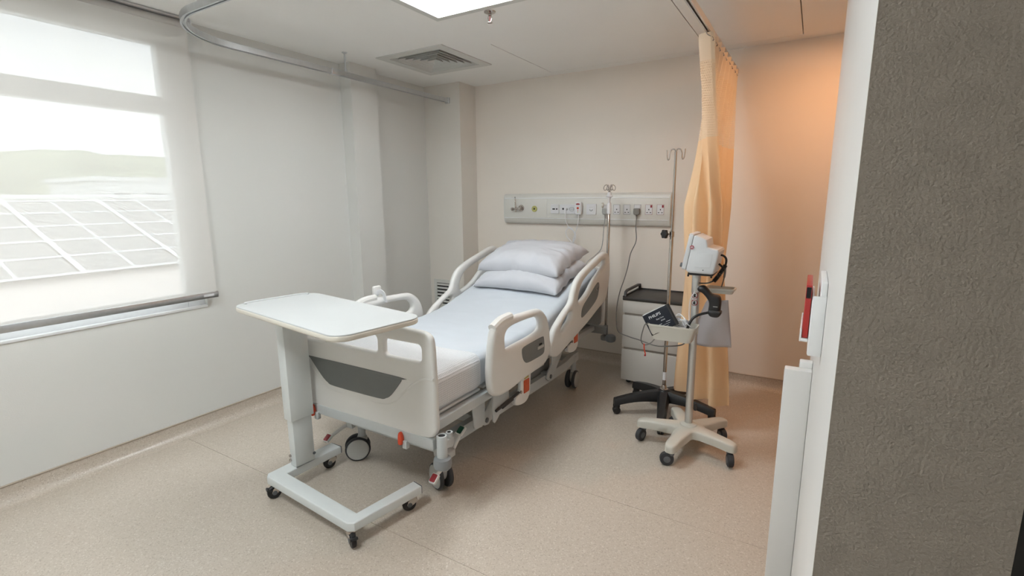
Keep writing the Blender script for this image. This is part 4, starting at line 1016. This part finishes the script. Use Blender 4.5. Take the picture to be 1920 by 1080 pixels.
for ang in (-150, -78, -4, 68, 141):
    a = math.radians(ang); d = Vector((math.cos(a), math.sin(a), 0)); s = Vector((-d.y, d.x, 0)); o0 = Vector((ix, iy, 0))
    rings = []; am = MB()
    for t in [k / 10 for k in range(11)]:
        rr = .02 + .335 * t; wv = .042 - .014 * t; zt = .180 - .030 * t - .035 * t * t; zb = .100 + .018 * math.sin(PI * t) - .034 * t
        q = []
        for (u, v) in ((-1, 0), (-.95, .6), (-.6, 1), (.6, 1), (.95, .6), (1, 0), (.7, -.0), (-.7, 0)):
            am.v.append(o0 + d * rr + s * u * wv + Vector((0, 0, zb + (zt - zb) * max(0, v)))); q.append(len(am.v) - 1)
        rings.append(q)
    for A, B in zip(rings[:-1], rings[1:]):
        for k in range(8): am.f.append((A[k], A[(k + 1) % 8], B[(k + 1) % 8], B[k]))
    am.f.append(tuple(rings[0])); am.f.append(tuple(rings[-1]))
    am = am.build('base_arm', BLACK, iv)
    p = o0 + d * .335
    MB().lathe((p.x, p.y, .045), (0, 0, 1), [(0, 0), (.024, 0), (.026, .02), (.022, .034), (0, .040)], 14).build('caster_hood', BLACK, am)
    for sg in (1, -1):
        MB().lathe(p + s * sg * .003 + Vector((0, 0, .027)), s * sg, [(0, 0), (.024, 0), (.027, .003), (.027, .014), (.022, .019), (0, .019)], 18).build('caster_wheel', BLACK, am)

# ------------------------------------------------------------------ bedside drawers
CX0, CX1, CY0, CY1 = -1.278, -.800, 3.872, 4.295
cb_ = thing('bedside_cabinet', 'pale three-drawer bedside cabinet with a black tray top', 'cabinet', (-1.04, 4.08, 0))
MB().box((CX0 + .006, CY0 + .018, .045), (CX1 - .006, CY1, .70), r=.003).build('body', CABW, cb_)
MB().box((CX0 + .012, CY0 + .012, .06), (CX1 - .012, CY0 + .020, .70)).build('finger_channel', CABGAP, cb_)
for z0, z1 in ((.038, .302), (.322, .592), (.612, .716)):
    MB().box((CX0, CY0, z0), (CX1, CY0 + .018, z1), r=.003).build('drawer_front', CABW, cb_)
tt = MB().box((CX0 - .004, CY0 - .008, .716), (CX1 + .004, CY1, .742), r=.006).build('tray_top', BLACKT, cb_)
MB().box((CX0 - .004, CY0 - .008, .740), (CX0 + .010, CY1, .752), r=.004).box((CX1 - .010, CY0 - .008, .740), (CX1 + .004, CY1, .752), r=.004).box((CX0, CY1 - .012, .740), (CX1, CY1, .752), r=.004).build('rim', BLACKT, tt)
MB().sweep([(CX0 + .012, CY0 + .01, .745), (CX0 + .012, CY0 + .02, .778), (CX0 + .012, CY0 + .06, .788), (CX0 + .012, CY1 - .06, .788), (CX0 + .012, CY1 - .02, .785), (CX0 + .012, CY1 - .01, .745)], [(-.010, -.008), (.010, -.008), (.010, .008), (-.010, .008)], up=(0, .02, 1)).build('side_handle', BLACKT, tt)
for x in (CX0 + .05, CX1 - .05):
    for y in (CY0 + .06, CY1 - .06):
        MB().cyl((x, y - .01, .022), (x, y + .01, .022), .022, seg=16).cyl((x, y, .03), (x, y, .05), .010, seg=10).build('foot_caster', BLACK, cb_)

# ------------------------------------------------------------------ monitor stand
mx, my = -.559, 3.035
mc = thing('monitor_stand', 'cream five-legged rolling stand with an aluminium pole and basket', 'stand', (mx, my, 0))
MB().cyl((mx, my, .14), (mx - .004, my, 1.10), .0225, seg=24, bev=.002).build('pole', ALUP, mc)
MB().cyl((mx - .004, my, .985), (mx - .004, my, 1.10), .0245, seg=24, bev=.002).build('pole_sleeve', ALUP, mc)
st = []
AR = [-172, -98, -20, 54, 118]
for i, ang in enumerate(AR):
    a = math.radians(ang); nx = math.radians(AR[(i + 1) % 5] + (360 if i == 4 else 0))
    d = Vector((math.cos(a), math.sin(a))); s = Vector((-d.y, d.x))
    for (r, w_) in ((.14, -.046), (.22, -.036), (.275, -.034), (.304, -.022), (.310, 0), (.304, .022), (.275, .034), (.22, .036), (.14, .046)):
        st.append(tuple(d * r + s * w_))
    m_ = (a + nx) / 2; st.append((.094 * math.cos(m_), .094 * math.sin(m_)))
def star(a, b, c):
    r = math.hypot(a, b); return (mx + a, my + b, .122 + c - .07 * max(0, r - .05) ** 1.35)
ss = smooth2(st, 3)
def starmesh():
    rings = []; mb = MB()
    for k, (sc, dz) in enumerate(((1.0, -.022), (1.0, .008), (.985, .018), (.955, .024), (.80, .0285), (.5, .030), (.2, .031), (.02, .031))):
        q = []
        for (a, b) in ss:
            a2, b2 = a * sc, b * sc
            if sc > .9:
                r = math.hypot(a, b); a2, b2 = a - (a / r) * (1 - sc) * .3 if False else a * sc, b * sc
            mb.v.append(Vector(star(a2, b2, dz))); q.append(len(mb.v) - 1)
        rings.append(q)
    n = len(ss)
    for A, B in zip(rings[:-1], rings[1:]):
        for k in range(n): mb.f.append((A[k], A[(k + 1) % n], B[(k + 1) % n], B[k]))
    mb.f.append(tuple(rings[-1]))
    for tri in tessellate_polygon([[Vector((a, b, 0)) for a, b in ss]]): mb.f.append(tuple(rings[0][i] for i in tri))
    return mb
sb = starmesh().build('star_base', CREAM, mc, sharp=50)
MB().lathe((mx, my, .145), (0, 0, 1), [(0, 0), (.055, 0), (.048, .012), (.030, .020), (.0226, .022), (0, .022)], 28).build('pole_collar', CREAM, sb)
for i, (ang, hd) in enumerate(zip(AR, (1.2, 0.35, 1.9, 2.2, 1.0))):
    a = math.radians(ang); x, y = mx + .272 * math.cos(a), my + .272 * math.sin(a)
    M = Matrix.Translation((x, y, 0)) @ Matrix.Rotation(hd, 4, 'Z'); g = lambda p, q, r: M @ Vector((p, q, r)); ax = M.to_3x3() @ Vector((0, 1, 0))
    c_ = MB().cyl(g(0, 0, .062), g(0, 0, .098), .018, seg=16, bev=.003).build('caster', CGREY, mc)
    MB().plate(smooth2([(.016, .090), (.018, .070), (.004, .045), (-.022, .024), (-.036, .030), (-.036, .046), (-.020, .058), (-.016, .090)], 3), [], .030, .006, lambda p, q, r: g(p, r, q)).build('fork', CGREY, c_)
    wv = MB().lathe(g(-.022, 0, .040) - ax * .0175, ax, [(0, 0), (.032, 0), (.039, .004), (.040, .010), (.040, .025), (.039, .031), (.032, .035), (0, .035)], 26).build('wheel', TYRE, c_)
    MB().lathe(g(-.022, 0, .040) - ax * .020, ax, [(0, 0), (.012, 0), (.022, .003), (.022, .037), (.012, .040), (0, .040)], 18).build('wheel_cover', CGREY, wv)
    if i in (2, 3):
        MB().box((.010, -.014, .060), (.034, .014, .072), r=.004, M=M).build('brake_tab', CGREY if i == 2 else ORED, c_)
# basket on the left, open tray on the right
def basin(x0, x1, y0, y1, z0, z1, tap, wl_, rr):
    mb = MB(); rings = []
    for (d, z) in ((tap, z0), (tap * .6, z0 + (z1 - z0) * .4), (0, z1 - .012), (-.004, z1 - .010), (-.004, z1), (wl_ - .001, z1), (wl_, z1 - .010), (tap * .6 + wl_, z0 + (z1 - z0) * .4), (tap + wl_, z0 + wl_)):
        q = []
        for (a, b) in rrect(x0 + d, y0 + d * .5, x1 - d, y1 - d * .5, rr - min(0, 0)):
            mb.v.append(Vector((a, b, z))); q.append(len(mb.v) - 1)
        rings.append(q)
    n = len(rings[0])
    for A, B in zip(rings[:-1], rings[1:]):
        for k in range(n): mb.f.append((A[k], A[(k + 1) % n], B[(k + 1) % n], B[k]))
    mb.f.append(tuple(rings[0])); mb.f.append(tuple(rings[-1]))
    return mb
bk_ = basin(-.795, -.525, 2.865, 3.000, .712, .805, .022, .004, .025).build('basket', CREAM, mc)
MB().box((-.60, 2.998, .74), (-.53, 3.015, .79), r=.004).build('basket_bracket', CREAM, bk_)
tr_ = basin(-.515, -.360, 3.06, 3.16, .985, 1.015, .008, .004, .02).build('side_tray', CREAM, mc)
MB().box((-.56, 3.05, .990), (-.50, 3.09, 1.006), r=.004).build('tray_arm', CREAM, tr_)
for k, zz in enumerate((.972, .928)):
    def cylp(a, b, c): 
        th = math.radians(-95) + a / .0225
        return (mx - .002 + (.0226 + c) * math.cos(th), my + (.0226 + c) * math.sin(th), zz + b)
    sk = MB().plate(circ(0, 0, .019, 24), [], .0006, 0, lambda a, b, c: cylp(a, b, .0008 + c)).build('warning_sticker', SOCKW, mc)
    MB().plate(circ(0, 0, .0185, 24), [circ(0, 0, .0150, 24)], .0006, 0, lambda a, b, c: cylp(a, b, .0016 + c)).build('red_ring', RED, sk)
    MB().plate([(-.012, .010), (-.010, .012), (.012, -.010), (.010, -.012)], [], .0006, 0, lambda a, b, c: cylp(a, b, .0020 + c)).build('red_slash', RED, sk)
    MB().plate(smooth2([(-.006, -.010), (.006, -.010), (.004, 0), (.007, .006), (0, .010), (-.005, .004)], 2), [], .0006, 0, lambda a, b, c: cylp(a, b, .0012 + c)).build('printed_figure', BLACK, sk)
MB().box((mx + .030, my - .030, .66 - .40), (mx + .046, my - .012, .30), r=.003).build('cable_clip', BLACK, mc)
# monitor
mo = thing('patient_monitor', 'white vital signs monitor seen from the side on the stand pole', 'monitor', (mx, my, 1.10))
side = [(-.560, 1.331), (-.503, 1.307), (-.495, 1.266), (-.440, 1.252), (-.433, 1.240), (-.455, 1.118), (-.470, 1.112), (-.585, 1.114), (-.604, 1.124), (-.606, 1.140), (-.573, 1.325)]
MB().plate(side, [], .205, .010, lambda a, b, c: (a, 3.035 + c, b)).build('housing', MONW, mo)
u1 = Vector((-.573, 0, 1.325)) - Vector((-.606, 0, 1.140)); u1.normalize(); nr = Vector((-u1.z, 0, u1.x))
F1 = lambda a, b, c: tuple(Vector((-.606, 3.035, 1.140)) + u1 * b + Vector((0, a, 0)) + nr * c)
bz = MB().plate(rrect(-.103, -.012, .103, .200, .014), [rrect(-.082, .045, .082, .175, .004)], .026, .005, lambda a, b, c: F1(a, b, .012 + c)).build('bezel', MONW, mo)
MB().plate(rrect(-.084, .043, .084, .177, .004), [], .004, 0, lambda a, b, c: F1(a, b, .012 + c)).build('screen', MONS, bz)
MB().lathe(F1(-.088, .012, .022), nr, [(0, 0), (.014, 0), (.013, .014), (0, .015)], 16).build('dial', CGREY, bz)
for k in range(2): MB().plate(rrect(-.098 + k * .014, .184, -.090 + k * .014, .192, .002), [], .002, 0, lambda a, b, c: F1(a, b, .026 + c)).build('key', CGREY, bz)
stc = MB().lathe((-.578, 2.931, 1.262), (0, -1, 0), [(0, 0), (.0115, 0), (.0115, .0012), (0, .0012)], 20).build('round_sticker', mat('sticker_maroon', (.36, .05, .07), .5), mo)
MB().box((-.586, 2.9292, 1.258), (-.570, 2.9297, 1.261)).box((-.583, 2.9292, 1.264), (-.573, 2.9297, 1.267)).build('sticker_print', PRINTW, stc)
MB().plate(rrect(-.560, 1.150, -.475, 1.230, .006), [], .002, .0008, lambda a, b, c: (a + (b - 1.15) * .12, 2.9322 + c, b)).build('side_cover', MONW, mo)
MB().lathe((-.512, 2.9325, 1.135), (0, -1, 0), [(0, 0), (.003, 0), (.003, .001), (0, .001)], 10).build('screw', DARK, mo)
MB().box((-.598, 2.95, 1.100), (-.462, 3.12, 1.114), r=.003).build('mount_plate', BLACK, mo)
for x in (-.596, -.470): MB().cyl((x, 2.96, 1.090), (x, 2.96, 1.102), .005, seg=10).build('thumb_screw', BLACK, mo)
st_ = thing('coiled_hose', 'black coiled hose looping from the back of the monitor', 'hose', (-.42, 3.05, 1.03))
MB().tube([(-.447, 3.03, 1.215), (-.425, 3.03, 1.213), (-.408, 3.03, 1.195), (-.408, 3.03, 1.165), (-.418, 3.03, 1.145), (-.445, 3.03, 1.165)], .006, 10, smooth=6).build('upper_loop', BLACK, st_)
pts = crom([(-.408, 3.025, 1.160), (-.425, 3.015, 1.125), (-.448, 3.005, 1.085), (-.462, 3.0, 1.065)], 16)
MB().tube(pts, lambda t: .0115 + .002 * math.sin(t * 95), 10).build('coil', BLACK, st_)
MB().tube([(-.462, 3.0, 1.068), (-.490, 2.995, 1.055), (-.520, 2.998, 1.050), (-.542, 3.01, 1.048)], .004, 8, smooth=6).build('tail', BLACK, st_)
MB().tube([(-.410, 3.03, 1.15), (-.412, 3.05, 1.11), (-.420, 3.08, 1.07), (-.432, 3.10, 1.02)], lambda t: .006 if t < .6 else .0035, 8, smooth=6).build('grey_lead', CABLEG, st_)
# hand scanner in its holder on the pole
sc_ = thing('hand_scanner', 'black hand-held scanner hanging head-down on the stand pole', 'scanner', (-.47, 2.97, .86))
hs = MB().plate(smooth2([(-.535, 1.035), (-.510, 1.042), (-.490, 1.030), (-.462, .998), (-.425, .990), (-.412, .970), (-.410, .925), (-.416, .888), (-.440, .872), (-.470, .876), (-.476, .900), (-.474, .945), (-.490, .975), (-.515, 1.000), (-.532, 1.005), (-.542, 1.018)], 3), [], .058, .018, lambda a, b, c: (a, 2.975 + c, b)).build('housing', BLACK, sc_)
MB().plate(smooth2([(-.470, .905), (-.412, .905), (-.408, .882), (-.425, .866), (-.460, .868), (-.474, .885)], 3), [], .066, .012, lambda a, b, c: (a, 2.975 + c, b)).build('scan_head', BLACK, hs)
MB().box((-.448, 2.9445, .928), (-.424, 2.9455, .931)).build('logo_print', HUB, hs)
MB().box((-.545, 2.985, 1.000), (-.505, 3.015, 1.030), r=.004).build('holder', SOCKW, sc_)
MB().tube([(-.472, 2.975, .886), (-.50, 2.96, .880), (-.53, 2.945, .868), (-.555, 2.93, .845), (-.572, 2.92, .80), (-.580, 2.93, .75)], .0075, 10, smooth=6).build('cord', BLACK, sc_)
# cuff in the basket
cu = thing('blood_pressure_cuff', 'folded navy blood pressure cuff with white print in the basket', 'cuff', (-.73, 2.93, .74))
CM = Matrix.Translation((-.735, 2.90, .835)) @ Matrix.Rotation(math.radians(-10), 4, 'X') @ Matrix.Rotation(math.radians(-32), 4, 'Y')
def cuffpt(a, b, c):
    return CM @ Vector((a, c - .014 * math.cos(a * 16), b))
co = rrect(-.080, -.072, .072, .056, .008)
fl_ = []
for i in range(len(co)):
    a = Vector(co[i]); b = Vector(co[(i + 1) % len(co)]); L = max(1, int((b - a).length / .012))
    fl_ += [tuple(a.lerp(b, k / L)) for k in range(L)]
cf = MB()
for s_ in (0, 1):
    cf.grid(16, 12, lambda u, v: cuffpt(-.082 + .160 * u, -.075 + .13 * v, .0) + Vector((0, .016 * s_ * math.sin(PI * min(1, u * 1.0)) + .004 * s_, 0)))
cfo = cf.build('cloth', NAVY, cu, sharp=180, fix=False)
smod = cfo.modifiers.new('thickness', 'SOLIDIFY'); smod.thickness = .004; smod.offset = 1
MB().tube([cuffpt(.078, -.075 + .13 * k / 10, .005) for k in range(11)], .012, 10).build('rolled_edge', BLACK, cu)
MB().tube([cuffpt(-.078 + .145 * k / 10, .056, -.004) for k in range(11)], .0025, 6).build('seam_tape', PRINTW, cu)
def print_on(txt, size, a0, b0, nm):
    vs, fs = text_mesh(txt, size)
    MB().add([cuffpt(a0 + v.x, b0 + v.y, -.0058 - v.z) for v in vs], fs).build(nm, PRINTW, cu, fix=False)
print_on('PHILIPS', .024, -.012, .018, 'maker_name')
print_on('Easy Care', .0115, .010, -.004, 'size_print'); print_on('Adult', .0115, .022, -.020, 'size_print')
for a0, a1, b0, t_ in ((-.018, .058, -.036, .0022), (.005, .052, -.047, .0014), (-.035, -.005, -.058, .0014), (.015, .040, -.058, .0014)):
    MB().plate([(a0, b0), (a1, b0), (a1, b0 + t_), (a0, b0 + t_)], [], .0006, 0, lambda a, b, c: cuffpt(a, b, -.0058 + c)).build('print_line', PRINTW, cu)
# loose white leads in the basket
wb = thing('lead_bundle', 'tangle of white sensor leads heaped in the basket', 'cables', (-.60, 2.93, .74))
random.seed(11)
for k in range(9):
    c0 = Vector((-.605 + random.uniform(-.02, .02), 2.93, .815 + random.uniform(-.02, .015))); pp_ = []
    a0 = random.uniform(0, 6.28); tl = random.uniform(-1.1, 1.1); ra = random.uniform(.026, .050)
    for j in range(10):
        a = a0 + 2 * PI * j / 10
        v = Vector((ra * math.cos(a), .022 * math.cos(a * 2 + k), ra * .62 * math.sin(a)))
        v.rotate(Matrix.Rotation(tl, 3, 'Y')); pp_.append(c0 + v)
    MB().tube(pp_, .0028, 7, closed=True, smooth=5).build('lead', CABLEW, wb)
MB().tube([(-.570, 2.95, .80), (-.582, 2.98, .86), (-.584, 2.985, .92), (-.578, 2.99, .965), (-.560, 3.0, 1.0)], .0022, 7, smooth=8).build('rising_lead', CABLEW, wb)
# looped grey cable with a red tie below the basket
lc = thing('looped_lead', 'thin grey lead with a red tie looped under the basket', 'cable', (-.80, 2.90, .64))
MB().tube([(-.775, 2.92, .79), (-.800, 2.855, .805), (-.818, 2.86, .76), (-.832, 2.88, .70), (-.828, 2.90, .668), (-.810, 2.91, .660), (-.785, 2.92, .672), (-.76, 2.95, .70), (-.72, 3.0, .715), (-.62, 3.02, .72)], .0032, 8, smooth=8).build('cable', CABLEG, lc)
MB().tube([(-.816, 2.895, .668), (-.812, 2.88, .655), (-.806, 2.875, .630), (-.800, 2.875, .612)], .0035, 8, smooth=5).build('red_tie', ORED, lc)
MB().lathe((-.800, 2.87, .608), (0, -1, 0), [(0, 0), (.006, 0), (.006, .006), (0, .006)], 12).build('tie_bead', RED, lc)
# plastic sheet hanging behind the pole
def shp(u, v):
    x = -.590 + .20 * u + .03 * v; z = .915 - .275 * v * (1 - .08 * u) - .015 * u * v + .03 * u * (1 - v)
    if u < .35: z = min(z, .915 - .20 * (1 - u / .35) - .05 * v) if v < .5 else z
    return (x - .035 * v * (1 - u) * 0, 3.120 + .02 * math.sin(u * 5 + v * 3) + .01 * v, z)
ps = MB().grid(18, 18, shp); pso = ps.build('hanging_sheet', BAGM, sharp=180, fix=False)
sm2 = pso.modifiers.new('thickness', 'SOLIDIFY'); sm2.thickness = .0015
tag(pso, 'grey plastic sheet hanging behind the stand pole', 'sheet')

# ------------------------------------------------------------------ small wall items
gv = thing('wall_grille', 'small white slatted air grille low on the corner column', 'grille', (-3.31, 4.04, .40))
fr = MB(); strip(fr, [-3.405, -3.370, -3.12, -3.085], [.385, .420, .665, .700], lambda a, b: -3.370 < a < -3.12 and .420 < b < .665, lambda a, b, c: (a, 4.050 - c, b), .014)
fr.build('frame', VENTW, gv)
MB().box((-3.37, 4.046, .42), (-3.12, 4.0495, .665)).build('backing', DARK, gv)
for k in range(7):
    z = .432 + k * .036
    MB().box((-.125, -.0015, -.012), (.125, .0015, .012), M=Matrix.Translation((-3.245, 4.0385, z)) @ Matrix.Rotation(math.radians(-48), 4, 'X')).build('slat', VENTW, gv)
fh = thing('document_holder', 'white wall-mounted document holder on the white wall end', 'holder', (.02, 1.50, 1.165))
MB().box((.029, 1.37, 1.165), (.0425, 1.60, 1.345), r=.003).build('back_plate', FRAMEW, fh)
MB().box((.014, 1.362, 1.165), (.0425, 1.369, 1.312), r=.002).build('pocket_side', FRAMEW, fh)
MB().box((.013, 1.370, 1.165), (.018, 1.60, 1.30), r=.002).build('pocket', FRAMEW, fh)
MB().box((-.006, 1.395, 1.190), (.013, 1.60, 1.198), r=.002).box((-.006, 1.395, 1.190), (-.002, 1.60, 1.222), r=.0015).build('front_lip', FRAMEW, fh)
rf = thing('red_folder', 'red folder standing in the white holder', 'folder', (.005, 1.5, 1.199))
MB().box((-.0015, 1.40, 1.199), (.0115, 1.59, 1.332), r=.002).build('cover', FOLDR, rf)
MB().box((.000, 1.398, 1.300), (.010, 1.42, 1.327)).build('pages', DARK, rf)
lp = thing('low_panel', 'low stepped white panel jutting out beside the white wall', 'panel', (0, 2.05, 0))
MB().box((-.0455, 2.00, 0), (.0425, 2.045, .925), r=.004).build('front_panel', WHITEWALL, lp)
MB().box((.000, 2.047, 0), (.0425, 2.09, .945), r=.004).build('rear_panel', WHITEWALL, lp)
